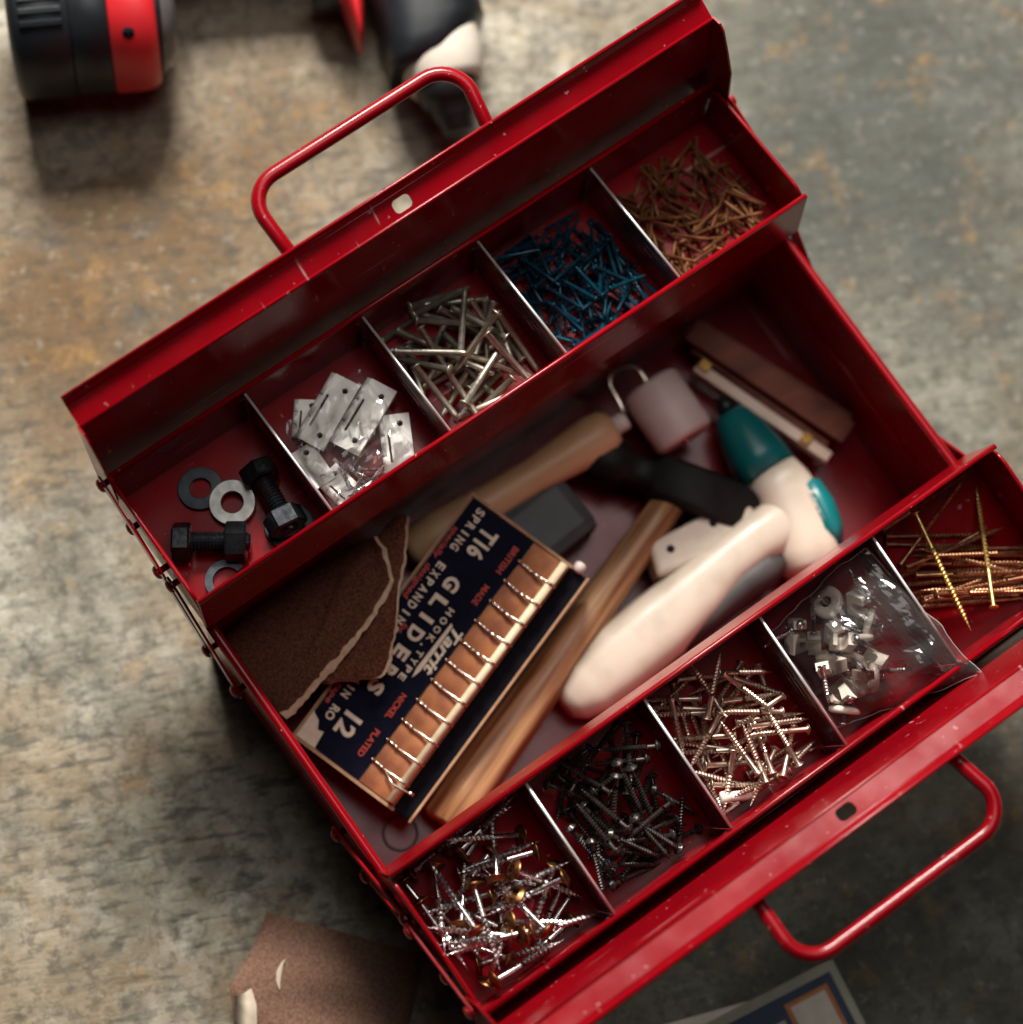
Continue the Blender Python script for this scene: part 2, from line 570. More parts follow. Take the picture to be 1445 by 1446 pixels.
def rrect(cx, cy, w, h, r, n=5):
    out = []
    for (sx, sy, a0) in ((1, 1, 0), (-1, 1, 90), (-1, -1, 180), (1, -1, 270)):
        for i in range(n + 1):
            a = R(a0 + 90 * i / n)
            out.append((cx + sx * (w / 2 - r) + r * math.cos(a), cy + sy * (h / 2 - r) + r * math.sin(a)))
    return out

def circ(cx, cy, r, n=16):
    return [(cx + r * math.cos(2 * math.pi * i / n), cy + r * math.sin(2 * math.pi * i / n)) for i in range(n)]

# ------------------------------------------------------------------ the floor
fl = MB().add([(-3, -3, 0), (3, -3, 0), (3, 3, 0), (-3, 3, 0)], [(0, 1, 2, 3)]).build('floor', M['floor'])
tag(fl, 'worn mottled grey brown floor with dark stains and painted shade', kind='structure')

# ------------------------------------------------------------------ the toolbox
TH = math.asin(0.0105 / 0.0767)
TW, TD = 0.0767, 0.036
XS = [-0.175, -0.1004, -0.0335, 0.0335, 0.1004, 0.175]
def tray_axes(m):
    s = Vector((0, m * math.cos(TH), -math.sin(TH)))
    n = Vector((0, m * math.sin(TH), math.cos(TH)))
    return Vector((0, m * 0.074, 0.14)), s, n
def tray_fn(m):
    o, s, n = tray_axes(m)
    return lambda p: Vector((p[0], 0, 0)) + o + s * p[1] + n * p[2]

toolbox = thing('toolbox', (0, 0, 0), 'open red metal cantilever toolbox with two raised trays and two handles', 'toolbox')

# base
BX, BY, BZ, T = 0.172, 0.0755, 0.0892, 0.001
mb = MB()
mb.box((-BX, -BY, 0.0), (BX, BY, 0.0022))
for s in (-1, 1):
    mb.box((-BX + T, min(s * BY, s * (BY - T)), 0.0022), (BX - T, max(s * BY, s * (BY - T)), BZ))
    mb.box((min(s * BX, s * (BX - T)), -BY, 0.0022), (max(s * BX, s * (BX - T)), BY, BZ))
base = mb.build('base', M['red'], toolbox)
mb = MB()
c = 0.004
loop = []
for (sx, sy) in ((1, 1), (-1, 1), (-1, -1), (1, -1)):
    a0 = {(1, 1): 0, (-1, 1): 90, (-1, -1): 180, (1, -1): 270}[(sx, sy)]
    for i in range(5):
        a = R(a0 + 22.5 * i)
        loop.append((sx * (BX - c) + c * math.cos(a), sy * (BY - c) + c * math.sin(a), BZ))
mb.tube(loop, 0.0026, n=12, closed=True)
mb.build('rolled_rim', M['red'], base)
for s in (-1, 1):
    mb = MB()
    mb.tube([(s * (BX - 0.0012), -0.055, 0.050), (s * (BX - 0.0012), 0.055, 0.050)], 0.0016, n=8)
    mb.build('pressed_rib', M['red'], base)

def end_profile():
    pts = []
    r = 0.008
    pts.append((0.0028, -0.012))
    for i in range(7):
        a = R(180 - 90 * i / 6)
        pts.append((0.0028 + r + r * math.cos(a), -0.0014 - r + r * math.sin(a)))
    for i in range(7):
        a = R(90 - 90 * i / 6)
        pts.append((TW - 0.0028 - r + r * math.cos(a), -0.0014 - r + r * math.sin(a)))
    pts.append((TW - 0.0028, -0.012))
    return pts

trays = {}
for m in (1, -1):
    f = tray_fn(m)
    mb = MB()
    X = 0.175
    mb.box((-X, 0.0, -TD - 0.001), (X, TW, -TD), f)
    mb.box((-X, 0.0, -TD), (X, T, -0.0008), f)
    mb.box((-X, TW - T, -TD), (X, TW, -0.0008), f)
    prof = end_profile()
    poly = [(T, -TD)] + prof[0:1] + prof[1:] + [(TW - T, -TD)]
    for s in (-1, 1):
        mb.prism(poly, lambda p, s=s: f((s * (X - T), p[0], p[1])), lambda p, s=s: f((s * X, p[0], p[1])))
        mb.tube([f((s * (X - 0.0004), p[0], p[1])) for p in prof], 0.0011, n=8)
    tr = mb.build('tray', M['red'], toolbox)
    tag(tr, 'rear tray beside the upper lid' if m == 1 else 'front tray beside the lower lid')
    mb = MB()
    for s0, sg in ((0.0, 1), (TW, -1)):
        mb.tube([f((-X, s0 + sg * 0.0012, -0.0006)), f((X, s0 + sg * 0.0012, -0.0006))], 0.0014, n=10)
        a, b = s0 + sg * 0.0012, s0 + sg * 0.0021
        mb.box((-X + 0.012, min(a, b), -0.0075), (X - 0.012, max(a, b), -0.0012), f)
    mb.build('folded_rim', M['red'], tr)
    for xd in XS[1:-1]:
        mb = MB()
        mb.box((xd - 0.0003, 0.0026, -TD + 0.0004), (xd + 0.0003, TW - 0.0026, -0.0030), f)
        mb.tube([f((xd, 0.0026, -0.0030)), f((xd, TW - 0.0026, -0.0030))], 0.00075, n=8)
        for k in range(3):
            h = -0.010 - 0.0055 * k
            a = 0.018 + 0.005 * k
            mb.tube([f((xd, a, h)), f((xd, TW - a, h))], 0.0005, n=6)
        for a in (0.0018, TW - 0.0018):
            mb.box((xd - 0.0035, a - 0.0005, -TD + 0.001), (xd - 0.0004, a + 0.0005, -0.009), f)
        dv = mb.build('divider', M['galv'], tr)
        dv.data.materials.append(M['edge'])
        for k in range(6, 6 + 10):
            dv.data.polygons[k].material_index = 1
    trays[m] = tr

LP = [(0.1520, 0.1000), (0.1635, 0.1765), (0.1742, 0.1803), (0.1768, 0.1848)]   # lid section, hinge side to lip
CHEEK = [(0.1530, 0.1005), (0.1645, 0.1768), (0.1590, 0.1790), (0.1555, 0.1770), (0.1480, 0.1640), (0.1420, 0.1520), (0.1375, 0.1290), (0.1390, 0.1130), (0.1440, 0.1030)]
LX = 0.1765
for m in (1, -1):
    def P(x, y, z):
        return Vector((x, m * y, z))
    mb = MB()
    def seg(a, b, t=0.001):
        a, b = Vector(a), Vector(b)
        d = (b - a).normalized()
        nn = Vector((d.y, -d.x)) * t
        q = [a, b, b + nn, a + nn]
        mb.prism([tuple(v) for v in q], lambda p: P(-LX, p[0], p[1]), lambda p: P(LX, p[0], p[1]))
    seg(LP[0], LP[1])
    seg(LP[2], LP[3])
    a, b = Vector(LP[1]), Vector(LP[2])
    d = b - a
    ln = d.length
    d.normalize()
    nn = Vector((d.y, -d.x)) * 0.001
    outer = [(-LX, 0), (LX, 0), (LX, ln), (-LX, ln)]
    hole = rrect(0.0016, ln * 0.52, 0.0095, 0.0066, 0.0024)
    def top(p):
        q = a + d * p[1]
        return P(p[0], q.x, q.y)
    def bot(p):
        q = a + d * p[1] + nn
        return P(p[0], q.x, q.y)
    plate2d(mb, outer, [hole], top, bot)
    for k, rr in ((0, 0.0016), (1, 0.0010), (2, 0.0008), (3, 0.0010)):
        mb.tube([P(-LX, LP[k][0] + 0.0002, LP[k][1] - 0.0004), P(LX, LP[k][0] + 0.0002, LP[k][1] - 0.0004)], rr, n=8)
    lid = mb.build('lid', M['red'], toolbox)
    tag(lid, 'raised lid behind the rear tray with slotted edge' if m == 1 else 'raised lid before the front tray with slotted edge')
    for s in (-1, 1):
        mb = MB()
        mb.prism(CHEEK, lambda p, s=s: P(s * (LX - 0.0001), p[0], p[1]), lambda p, s=s: P(s * (LX + 0.0009), p[0], p[1]))
        mb.build('end_cheek', M['red'], lid)
    # handle
    path = [(-0.0535, 0.1668, 0.1705), (-0.0535, 0.1720, 0.1730), (-0.0538, 0.1800, 0.1765)]
    hx0, hx1, hy, rb = -0.0550, 0.0592, 0.2125, 0.0155
    for i in range(9):
        an = R(180 - 90 * i / 8)
        path.append((hx0 + rb + rb * math.cos(an), hy - rb + rb * math.sin(an), 0.181))
    for i in range(9):
        an = R(90 - 90 * i / 8)
        path.append((hx1 - rb + rb * math.cos(an), hy - rb + rb * math.sin(an), 0.181))
    path += [(0.0568, 0.1800, 0.1765), (0.0563, 0.1720, 0.1730), (0.0563, 0.1668, 0.1705)]
    mb = MB()
    mb.tube([P(*p) for p in path], 0.0035, n=14)
    mb.build('handle', M['red'], lid)

def arm_mesh(p0, p1, x, t, w):
    mb = MB()
    a, b = Vector(p0), Vector(p1)
    d = (b - a).normalized()
    q = Vector((-d.y, d.x))
    poly = []
    for c0, base_an in ((b, -90), (a, 90)):
        for i in range(9):
            an = R(base_an + 180 * i / 8)
            poly.append(tuple(c0 + d * (w * math.cos(an)) + q * (w * math.sin(an))))
    mb.prism(poly, lambda p: Vector((x, p[0], p[1])), lambda p: Vector((x + t, p[0], p[1])))
    return mb
rivet = MB().lathe([(0, 0), (0, 0.0016), (0.006, 0.0016), (0.006, 0.0036), (0.0068, 0.0034), (0.0078, 0.0024), (0.0083, 0)], n=14).mesh('rivet', M['red'])
for e in (-1, 1):
    for m in (1, -1):
        for (p0, p1, xo, t) in (((0.066, 0.066), (0.126, 0.114), 0.1768, 0.0012), ((0.042, 0.066), (0.094, 0.110), 0.1768, 0.0012), ((0.100, 0.124), (0.144, 0.143), 0.1790, 0.0010)):
            if e > 0 and xo > 0.178:
                p0, p1 = (p0[0], 0.114), (p1[0] - 0.006, 0.122)
            q0, q1 = (m * p0[0], p0[1]), (m * p1[0], p1[1])
            x = e * xo if e > 0 else -xo - t
            ar = arm_mesh(q0, q1, x, t, 0.0046).build('linkage_arm', M['red'], toolbox)
            for q in (q0, q1):
                rv = link('rivet', rivet, ar, local=True)
                rv.matrix_local = Matrix.Translation((e * (xo - 0.0045), q[0], q[1])) @ Matrix.Rotation(0 if e > 0 else math.pi, 4, 'Z')
# ------------------------------------------------------------------ fasteners
class Bin:
    """a compartment with a height map on which rods are laid to rest"""
    def __init__(s, m, k, seed):
        s.m = m
        s.x0, s.x1 = XS[k] + 0.002, XS[k + 1] - 0.002
        s.y0, s.y1 = 0.003, TW - 0.003
        s.g = 0.0004
        s.nx = int((s.x1 - s.x0) / s.g) + 2
        s.ny = int((s.y1 - s.y0) / s.g) + 2
        s.H = np.zeros((s.nx, s.ny))
        s.rng = random.Random(seed)
        s.o, s.s, s.n = tray_axes(m)
    def clampv(s, x, y, mrg=0.0):
        return min(max(x, s.x0 + mrg), s.x1 - mrg), min(max(y, s.y0 + mrg), s.y1 - mrg)
    def rest(s, hx, hy, tx, ty, r, hr, commit=True, hl=0.0012, kmax=0.42):
        """rod from head (hx,hy) to tip (tx,ty); returns both ends with heights"""
        L = math.hypot(tx - hx, ty - hy)
        n = max(6, int(L / s.g))
        t = np.linspace(0, 1, n)
        px = hx + (tx - hx) * t
        py = hy + (ty - hy) * t
        ux, uy = (tx - hx) / L, (ty - hy) / L
        need = np.zeros(n)
        rad = np.where(t * L < hl, hr, r)
        for off in (-1, 0, 1):
            ix = np.clip(((px - uy * off * r * 0.8 - s.x0) / s.g).astype(int), 0, s.nx - 1)
            iy = np.clip(((py + ux * off * r * 0.8 - s.y0) / s.g).astype(int), 0, s.ny - 1)
            need = np.maximum(need, s.H[ix, iy])
        need = need + rad
        pts = list(zip(t * L, need))
        hull = []
        for p in pts:
            while len(hull) >= 2 and (hull[-1][0] - hull[-2][0]) * (p[1] - hull[-2][1]) - (hull[-1][1] - hull[-2][1]) * (p[0] - hull[-2][0]) >= 0:
                hull.pop()
            hull.append(p)
        c = L * 0.47
        a, b = hull[0], hull[-1]
        for i in range(len(hull) - 1):
            if hull[i][0] <= c <= hull[i + 1][0]:
                a, b = hull[i], hull[i + 1]
                break
        k = (b[1] - a[1]) / max(1e-6, b[0] - a[0])
        h0 = a[1] - k * a[0]
        if abs(k) > kmax:
            k = math.copysign(kmax, k)
            h0 = max(a[1] - k * a[0], b[1] - k * b[0]) * 0.5 + min(a[1] - k * a[0], b[1] - k * b[0]) * 0.5
            h0 = max(h0, r, r - k * L)
        h1 = h0 + k * L
        if commit:
            z = h0 + k * t * L
            for w in np.arange(-1, 1.01, 0.25):
                for q in range(n):
                    rr = rad[q] if t[q] * L >= hl else hr
                    x = px[q] - uy * w * rr
                    y = py[q] + ux * w * rr
                    i, j = int((x - s.x0) / s.g), int((y - s.y0) / s.g)
                    if 0 <= i < s.nx and 0 <= j < s.ny:
                        zz = z[q] + rr * math.sqrt(max(0, 1 - w * w))
                        if zz > s.H[i, j]:
                            s.H[i, j] = zz
        return h0, h1, k
    def world(s, x, y, h):
        return s.o + Vector((x, 0, 0)) + s.s * y + s.n * (h - TD)
    def matrix(s, p, q, roll):
        """object frame whose +x runs from world point p to q"""
        ex = (q - p).normalized()
        up = s.n if abs(ex.dot(s.n)) < 0.95 else Vector((1, 0, 0))
        ey = up.cross(ex).normalized()
        ez = ex.cross(ey)
        m = Matrix.Identity(4)
        for i, a in enumerate((ex, ey, ez)):
            for k in range(3):
                m[k][i] = a[k]
        m = m @ Matrix.Rotation(roll, 4, 'X')
        m.translation = p
        return m
    def lay(s, rods, length, r, hr, fill=0, maxtilt=0.6, jitter=0.12, fillbox=None, first=True):
        """rods: listed (mm) head and tip positions; fill: count of random rods laid first"""
        res = []
        b = fillbox or (s.x0, s.y0, s.x1, s.y1)
        todo = []
        for _ in range(fill):
            best = None
            for tr in range(14):
                L = length * (1 + s.rng.uniform(-jitter, 0.0))
                a = s.rng.uniform(0, 2 * math.pi)
                cx, cy = s.rng.uniform(b[0], b[2]), s.rng.uniform(b[1], b[3])
                hx, hy, tx, ty = cx - math.cos(a) * L / 2, cy - math.sin(a) * L / 2, cx + math.cos(a) * L / 2, cy + math.sin(a) * L / 2
                mg = hr
                if not (s.x0 + mg < hx < s.x1 - mg and s.x0 + r < tx < s.x1 - r and s.y0 + mg < hy < s.y1 - mg and s.y0 + r < ty < s.y1 - r):
                    continue
                h0, h1, k = s.rest(hx, hy, tx, ty, r, hr, commit=False)
                sc = abs(k) + max(h0, h1) * 25
                if best is None or sc < best[0]:
                    best = (sc, hx, hy, tx, ty, L)
            if best:
                todo.append(best[1:])
                hx, hy, tx, ty, L = best[1:]
                h0, h1, k = s.rest(hx, hy, tx, ty, r, hr)
                res.append((hx, hy, h0, tx, ty, h1))
        for (a, b_, c, d) in rods:
            hx, hy, tx, ty = a * MM, b_ * MM, c * MM, d * MM
            dx, dy = tx - hx, ty - hy
            l0 = math.hypot(dx, dy)
            L = max(length * 0.97, min(l0, length * 1.04))
            tx, ty = hx + dx / l0 * L, hy + dy / l0 * L
            for _ in range(3):
                for (ax, lo, hi) in ((0, s.x0, s.x1), (1, s.y0, s.y1)):
                    mh, mt = hr, r
                    if ax == 0:
                        sh = max(0, lo + mh - hx, lo + mt - tx) - max(0, hx - hi + mh, tx - hi + mt)
                        hx += sh
                        tx += sh
                    else:
                        sh = max(0, lo + mh - hy, lo + mt - ty) - max(0, hy - hi + mh, ty - hi + mt)
                        hy += sh
                        ty += sh
            h0, h1, k = s.rest(hx, hy, tx, ty, r, hr)
            if abs(k) > maxtilt:
                pass
            res.append((hx, hy, h0, tx, ty, h1))
        return res

def thread(mb, x0, x1, rc, rt, pitch, n=8, taper=True):
    """helical thread along +x from x0 to x1, tapering to a point over the last stretch"""
    rows = int((x1 - x0) / (pitch / 2))
    V = []
    for i in range(rows + 2):
        for j in range(n):
            th = 2 * math.pi * j / n
            x = x0 + i * pitch / 2 + pitch * j / n
            k = min(1.0, max(0.06, (x1 + pitch - x) / (pitch * 4))) if taper else 1.0
            rr = (rt if i % 2 == 0 else rc) * k
            V.append(Vector((x, math.cos(th) * rr, math.sin(th) * rr)))
    F = []
    for i in range(rows + 1):
        for j in range(n):
            if j < n - 1:
                F.append((i * n + j, i * n + j + 1, (i + 1) * n + j + 1, (i + 1) * n + j))
            elif i + 3 <= rows + 1:
                F.append((i * n + j, (i + 2) * n, (i + 3) * n, (i + 1) * n + j))
    mb.add(V, F, False)
    return mb

def cross_poly(r, w):
    return [(r, -w), (r, w), (w, w), (w, r), (-w, r), (-w, w), (-r, w), (-r, -w), (-w, -w), (-w, -r), (w, -r), (w, -w)]

def head_mesh(name, mat, rad, dome, thick, cross, under=0.0):
    """screw head: top towards -x, shank side at x = thick"""
    mb = MB()
    mb.lathe([(thick + under, rad * 0.25), (thick, rad * 0.5 if under else rad * 0.97), (thick * 0.75, rad), (thick * 0.35, rad), (0.0, rad * 0.86), (-dome * 0.7, rad * 0.6), (-dome, rad * 0.50)], n=18)
    o = circ(0, 0, rad * 0.50, 18)
    cp = cross_poly(cross, cross * 0.3)
    plate2d(mb, o, [cp], lambda p: Vector((-dome, p[0], p[1])), lambda p: Vector((-dome + 0.0012, p[0], p[1])))
    mb.add([Vector((-dome + 0.0010, p[0], p[1])) for p in cp], [tuple(range(12))])
    return mb.mesh(name, mat)

def screw_set(mbin, poses, name, head_me, shank_me, length, label, group, cat='screw', overrides=None):
    for i, (hx, hy, h0, tx, ty, h1) in enumerate(poses):
        p, q = mbin.world(hx, hy, h0), mbin.world(tx, ty, h1)
        mt = mbin.matrix(p, q, mbin.rng.uniform(0, 6.28))
        root = thing(name, (0, 0, 0), label, cat, group)
        root.matrix_basis = mt
        sc = (q - p).length / length
        for nm, me in (('shank', shank_me), ('head', head_me)):
            c = link(nm, me, root, local=True)
            if nm == 'shank':
                c.scale = (sc, 1, 1)
def nail_set(mbin, poses, name, me, length, label, group, cat='nail'):
    for (hx, hy, h0, tx, ty, h1) in poses:
        p, q = mbin.world(hx, hy, h0), mbin.world(tx, ty, h1)
        o = link(name, me)
        mt = mbin.matrix(p, q, mbin.rng.uniform(0, 6.28))
        sc = (q - p).length / length
        o.matrix_basis = mt @ Matrix.Diagonal((sc, 1, 1, 1))
        tag(o, label, cat, group)

# head and tip positions in tray coordinates (mm)
SILVER = [(-163.6,8.7,-145.8,6.5),(-170.6,9.4,-170.0,19.9),(-170.0,19.9,-169.7,47.2),(-134.5,38.5,-163.0,28.1),(-149.4,58.5,-171.4,47.0),(-149.6,58.8,-170.8,51.5),(-139.8,16.2,-119.3,8.4),(-141.1,12.6,-105.5,6.9),(-155.5,11.7,-172.4,40.3),(-145.6,20.5,-108.7,29.3),(-110.8,32.9,-141.8,21.8),(-111.1,23.9,-139.5,6.3),(-145.2,55.9,-166.7,37.4),(-105.4,42.3,-135.1,65.8),(-105.5,53.4,-125.4,66.2),(-104.8,61.3,-128.0,69.9),(-113.8,75.4,-134.9,77.1),(-134.8,58.6,-142.6,55.5),(-128.1,37.4,-114.2,39.9),(-126.5,31.7,-117.3,45.1),(-108.3,48.6,-147.3,43.3),(-141.8,49.6,-113.5,71.0),(-161.6,61.8,-135.1,70.5),(-163.2,71.7,-151.1,61.0),(-141.2,61.0,-102.6,75.9),(-143.9,28.2,-157.0,62.7),(-161.8,76.4,-147.9,78.0),(-155.8,44.7,-155.2,30.3),(-129.9,63.1,-132.9,44.3)]
TAN = [(-10.3,6.3,-3.0,10.4),(-11.5,19.8,-25.3,10.7),(-14.0,26.0,-26.0,16.9),(-15.1,28.8,-22.8,24.0),(-1.4,16.0,-1.1,6.4),(-23.6,48.7,-25.9,64.9),(-10.2,47.4,-20.9,37.7),(-12.6,50.1,-26.7,41.3),(-23.0,46.5,-8.0,55.5),(-11.5,66.9,-22.6,53.8),(-25.7,67.3,-12.0,76.8),(5.7,70.4,23.3,75.9),(8.6,75.5,-5.5,72.9),(13.6,70.5,25.9,69.6),(9.5,61.0,3.6,64.0),(16.0,20.3,25.9,32.9),(-0.2,26.2,24.3,39.0),(-3.1,43.3,-23.7,30.5),(3.2,39.7,18.3,47.4),(9.6,13.7,30.2,26.8),(26.9,41.2,8.3,40.5),(2.7,73.2,19.1,59.5),(-8.2,47.8,-22.9,63.4),(-17.9,11.8,-26.2,32.7),(-10.1,30.9,-25.9,38.2),(-5.2,68.6,-0.0,48.1),(0.4,67.2,4.8,50.6),(2.8,42.9,26.9,55.1),(26.6,60.2,0.6,45.9),(21.5,46.9,-6.9,27.8),(-9.7,29.0,5.5,11.8),(6.6,15.2,16.1,41.4),(-6.5,63.2,-5.7,33.9),(12.5,77.8,14.0,47.5)]
BLACK = [(-43.7,8.4,-49.6,16.7),(-69.2,25.2,-76.0,9.0),(-60.3,19.0,-62.2,45.1),(-55.4,25.1,-57.4,42.2),(-63.6,23.8,-72.5,37.0),(-39.5,24.6,-60.6,11.7),(-47.1,40.5,-39.8,53.6),(-48.3,59.2,-69.5,54.1),(-54.4,63.8,-70.9,54.8),(-52.4,71.4,-39.2,54.0),(-79.9,57.3,-68.0,67.5),(-55.5,77.1,-62.6,62.4),(-93.1,32.3,-91.2,47.6),(-81.4,44.0,-76.2,52.0),(-72.9,47.3,-77.4,26.6),(-67.1,58.4,-63.7,75.7),(-83.6,52.1,-84.3,28.7),(-88.5,42.5,-94.2,59.6),(-91.9,67.8,-69.5,73.5),(-88.7,58.2,-69.2,71.9),(-46.8,50.5,-68.3,50.5)]
ZINC = [(-26.8,69.9,-16.3,70.4),(-17.7,68.4,-13.0,57.9),(27.4,58.4,18.5,61.7),(-10.7,48.2,-5.6,38.5),(3.1,63.6,8.3,52.7),(10.8,13.7,-0.2,12.6),(25.9,51.2,17.7,45.0),(-11.9,58.2,-12.3,43.3),(-12.4,61.5,4.1,50.7),(15.9,55.4,15.7,42.3),(18.4,29.3,10.4,49.2),(-23.0,14.2,-12.2,11.4),(-13.4,30.2,-13.9,16.6),(-13.6,31.2,-24.7,49.3),(-24.6,44.2,-23.2,20.3),(-9.7,71.8,28.5,67.8),(-12.6,63.7,18.6,65.7),(25.8,47.2,25.6,11.1),(-0.1,34.6,12.1,16.8),(-17.0,14.9,4.5,24.2),(11.2,33.5,14.5,11.1),(20.5,39.9,2.9,35.4),(-4.9,35.0,20.8,66.2),(-26.8,56.8,-2.3,30.2)]
BRASS = [(115.9,9.3,143.0,26.9),(113.8,12.3,140.0,31.0),(114.1,29.5,141.7,46.4),(111.7,34.4,141.7,49.7),(162.5,62.6,124.0,44.9),(159.3,67.1,122.7,48.4),(112.4,43.1,137.9,54.9),(131.6,57.2,110.6,45.7),(111.3,49.5,141.8,67.4),(154.7,73.3,122.3,55.3),(170.1,52.3,151.9,40.6),(167.9,55.2,140.5,36.8),(165.2,58.9,145.9,53.7),(112.1,24.3,120.1,22.0),(120.1,34.1,112.5,33.3),(118.9,27.8,149.7,48.5),(157.6,69.3,130.0,51.2),(115.9,6.1,133.1,6.5),(112.1,25.9,164.5,38.0),(161.4,64.1,132.8,32.8),(133.4,64.4,169.2,15.2),(130.0,6.7,116.1,73.6)]


# front tray, first compartment: bright screws with wide brass heads
b = Bin(-1, 0, 1)
LEN = 0.038
hm = head_mesh('flange_head', M['brasshead'], 0.0051, 0.0009, 0.0011, 0.0019, under=0.0015)
mb = MB().lathe([(0.0012, 0.0013), (0.015, 0.0013)], n=10)
thread(mb, 0.015, LEN - 0.001, 0.0010, 0.0017, 0.0023, 9)
sm = mb.mesh('silver_shank', M['silver'])
pp = b.lay(SILVER, LEN, 0.0014, 0.0049, fill=7, maxtilt=0.5)
# a few stand on their points with the head turned up to the viewer
for (hx, hy, tx, ty, h0, h1) in ((-134.6, 32.4, -117.0, 8.5, 0.0225, 0.0020), (-159.4, 39.8, -138.0, 17.0, 0.0200, 0.0020), (-131.7, 41.5, -128.5, 68.5, 0.0250, 0.0020), (-149.0, 66.0, -165.5, 42.5, 0.0170, 0.0020)):
    d_ = Vector((tx - hx, ty - hy)).normalized() * math.sqrt(max(1e-6, (LEN * 1000) ** 2 - ((h0 - h1) * 1000) ** 2))
    pp.append((hx * MM, hy * MM, h0, (hx + d_.x) * MM, (hy + d_.y) * MM, h1))
screw_set(b, pp, 'flange_screw', hm, sm, LEN, 'bright steel screw with wide brown brass head in the front tray corner', 'flange head screws in the front tray')

# second compartment: black screws
b = Bin(-1, 1, 2)
LEN = 0.029
hm = head_mesh('pan_head', M['blacksteel'], 0.0030, 0.0012, 0.0010, 0.0014, under=0.0012)
mb = MB().lathe([(0.001, 0.0012), (0.005, 0.0012)], n=10)
thread(mb, 0.005, LEN - 0.001, 0.00085, 0.00145, 0.0015, 8)
sm = mb.mesh('black_shank', M['blacksteel'])
pp = b.lay(BLACK, LEN, 0.0012, 0.0029, fill=44)
screw_set(b, pp, 'black_screw', hm, sm, LEN, 'small black pan head screw in the front tray beside the tan screws', 'black screws in the front tray')

# third compartment: champagne coloured chipboard screws
b = Bin(-1, 2, 3)
LEN = 0.031
hm = head_mesh('countersunk_head', M['blacksteel'], 0.0027, 0.0003, 0.0006, 0.0012, under=0.0020)
hm2 = head_mesh('champagne_head', M['tan'], 0.0026, 0.0003, 0.0006, 0.0012, under=0.0020)
mb = MB().lathe([(0.0008, 0.0019), (0.002, 0.0013), (0.011, 0.00125)], n=10)
thread(mb, 0.011, LEN - 0.001, 0.00095, 0.0015, 0.0016, 8)
sm = mb.mesh('champagne_shank', M['tan'])
pp = b.lay(TAN, LEN, 0.0011, 0.0026, fill=20)
screw_set(b, pp, 'chipboard_screw', hm2, sm, LEN, 'tan coloured chipboard screw in the middle compartment of the front tray', 'tan chipboard screws in the front tray')
BIN_TAN = b

# fifth compartment: long thin brass screws
b = Bin(-1, 4, 4)
LEN = 0.058
hm = head_mesh('thin_head', M['brass'], 0.0023, 0.0003, 0.0006, 0.0011, under=0.0016)
mb = MB().lathe([(0.0008, 0.0010), (0.018, 0.00095)], n=10)
thread(mb, 0.018, LEN - 0.001, 0.00075, 0.00135, 0.0019, 8)
sm = mb.mesh('brass_shank', M['brass'])
sm2 = mb.mesh('gold_shank', M['gold'])
hm3 = head_mesh('gold_head', M['gold'], 0.0023, 0.0003, 0.0006, 0.0011, under=0.0016)
pp = b.lay(BRASS[:-2] + [(x0 + 2.5, y0 + 3.2, x1 + 1.5, y1 + 3.6) for (x0, y0, x1, y1) in BRASS[2:12:2]] + BRASS[-2:], LEN, 0.0010, 0.0022, fill=0)
screw_set(b, pp[:-2], 'long_screw', hm, sm, LEN, 'long thin coppery screw in the right end compartment of the front tray', 'long coppery screws in the front tray')
screw_set(b, pp[-2:-1], 'long_screw', hm3, sm2, LEN, 'long yellow screw with its head nearest the front lid, lying across the coppery screws', None)
screw_set(b, pp[-1:], 'long_screw', hm3, sm2, LEN, 'long yellow screw lying slanted on top of the coppery screws beside the plastic bag', None)

# rear tray, third compartment: thick zinc nails
b = Bin(1, 2, 5)
LEN = 0.033
mb = MB().lathe([(0, 0), (0, 0.0028), (0.0007, 0.0028), (0.0011, 0.0016), (LEN - 0.003, 0.00155), (LEN - 0.0008, 0.0012), (LEN, 0.0002), (LEN, 0)], n=10)
zn = mb.mesh('zinc_nail', M['zinc'])
pp = b.lay(ZINC, LEN, 0.0015, 0.0027, fill=22, jitter=0.2)
nail_set(b, pp, 'zinc_nail', zn, LEN, 'thick grey zinc nail in the middle compartment of the rear tray', 'zinc nails in the rear tray')

# rear tray, fourth compartment: blue lacquered pins
b = Bin(1, 3, 6)
LEN = 0.023
mb = MB().lathe([(0, 0), (0, 0.0017), (0.0005, 0.0017), (0.0008, 0.00095), (LEN - 0.002, 0.0009), (LEN, 0.0001), (LEN, 0)], n=8)
bn = mb.mesh('blue_nail', M['blue'])
pp = b.lay([], LEN, 0.0009, 0.0016, fill=125, jitter=0.15)
nail_set(b, pp, 'blue_nail', bn, LEN, 'thin dark blue nail in the rear tray compartment of blue nails', 'blue nails in the rear tray')

# rear tray, fifth compartment: dull copper nails
b = Bin(1, 4, 7)
LEN = 0.021
mb = MB().lathe([(0, 0), (0, 0.0014), (0.0004, 0.0014), (0.0007, 0.00085), (LEN - 0.002, 0.0008), (LEN, 0.0001), (LEN, 0)], n=8)
cn = mb.mesh('copper_nail', M['copper'])
pp = b.lay([], LEN, 0.00065, 0.0012, fill=115, jitter=0.2, fillbox=(0.103, 0.004, 0.168, 0.066))
nail_set(b, pp, 'copper_nail', cn, LEN, 'short coppery brown nail in the right end compartment of the rear tray', 'copper nails in the rear tray')
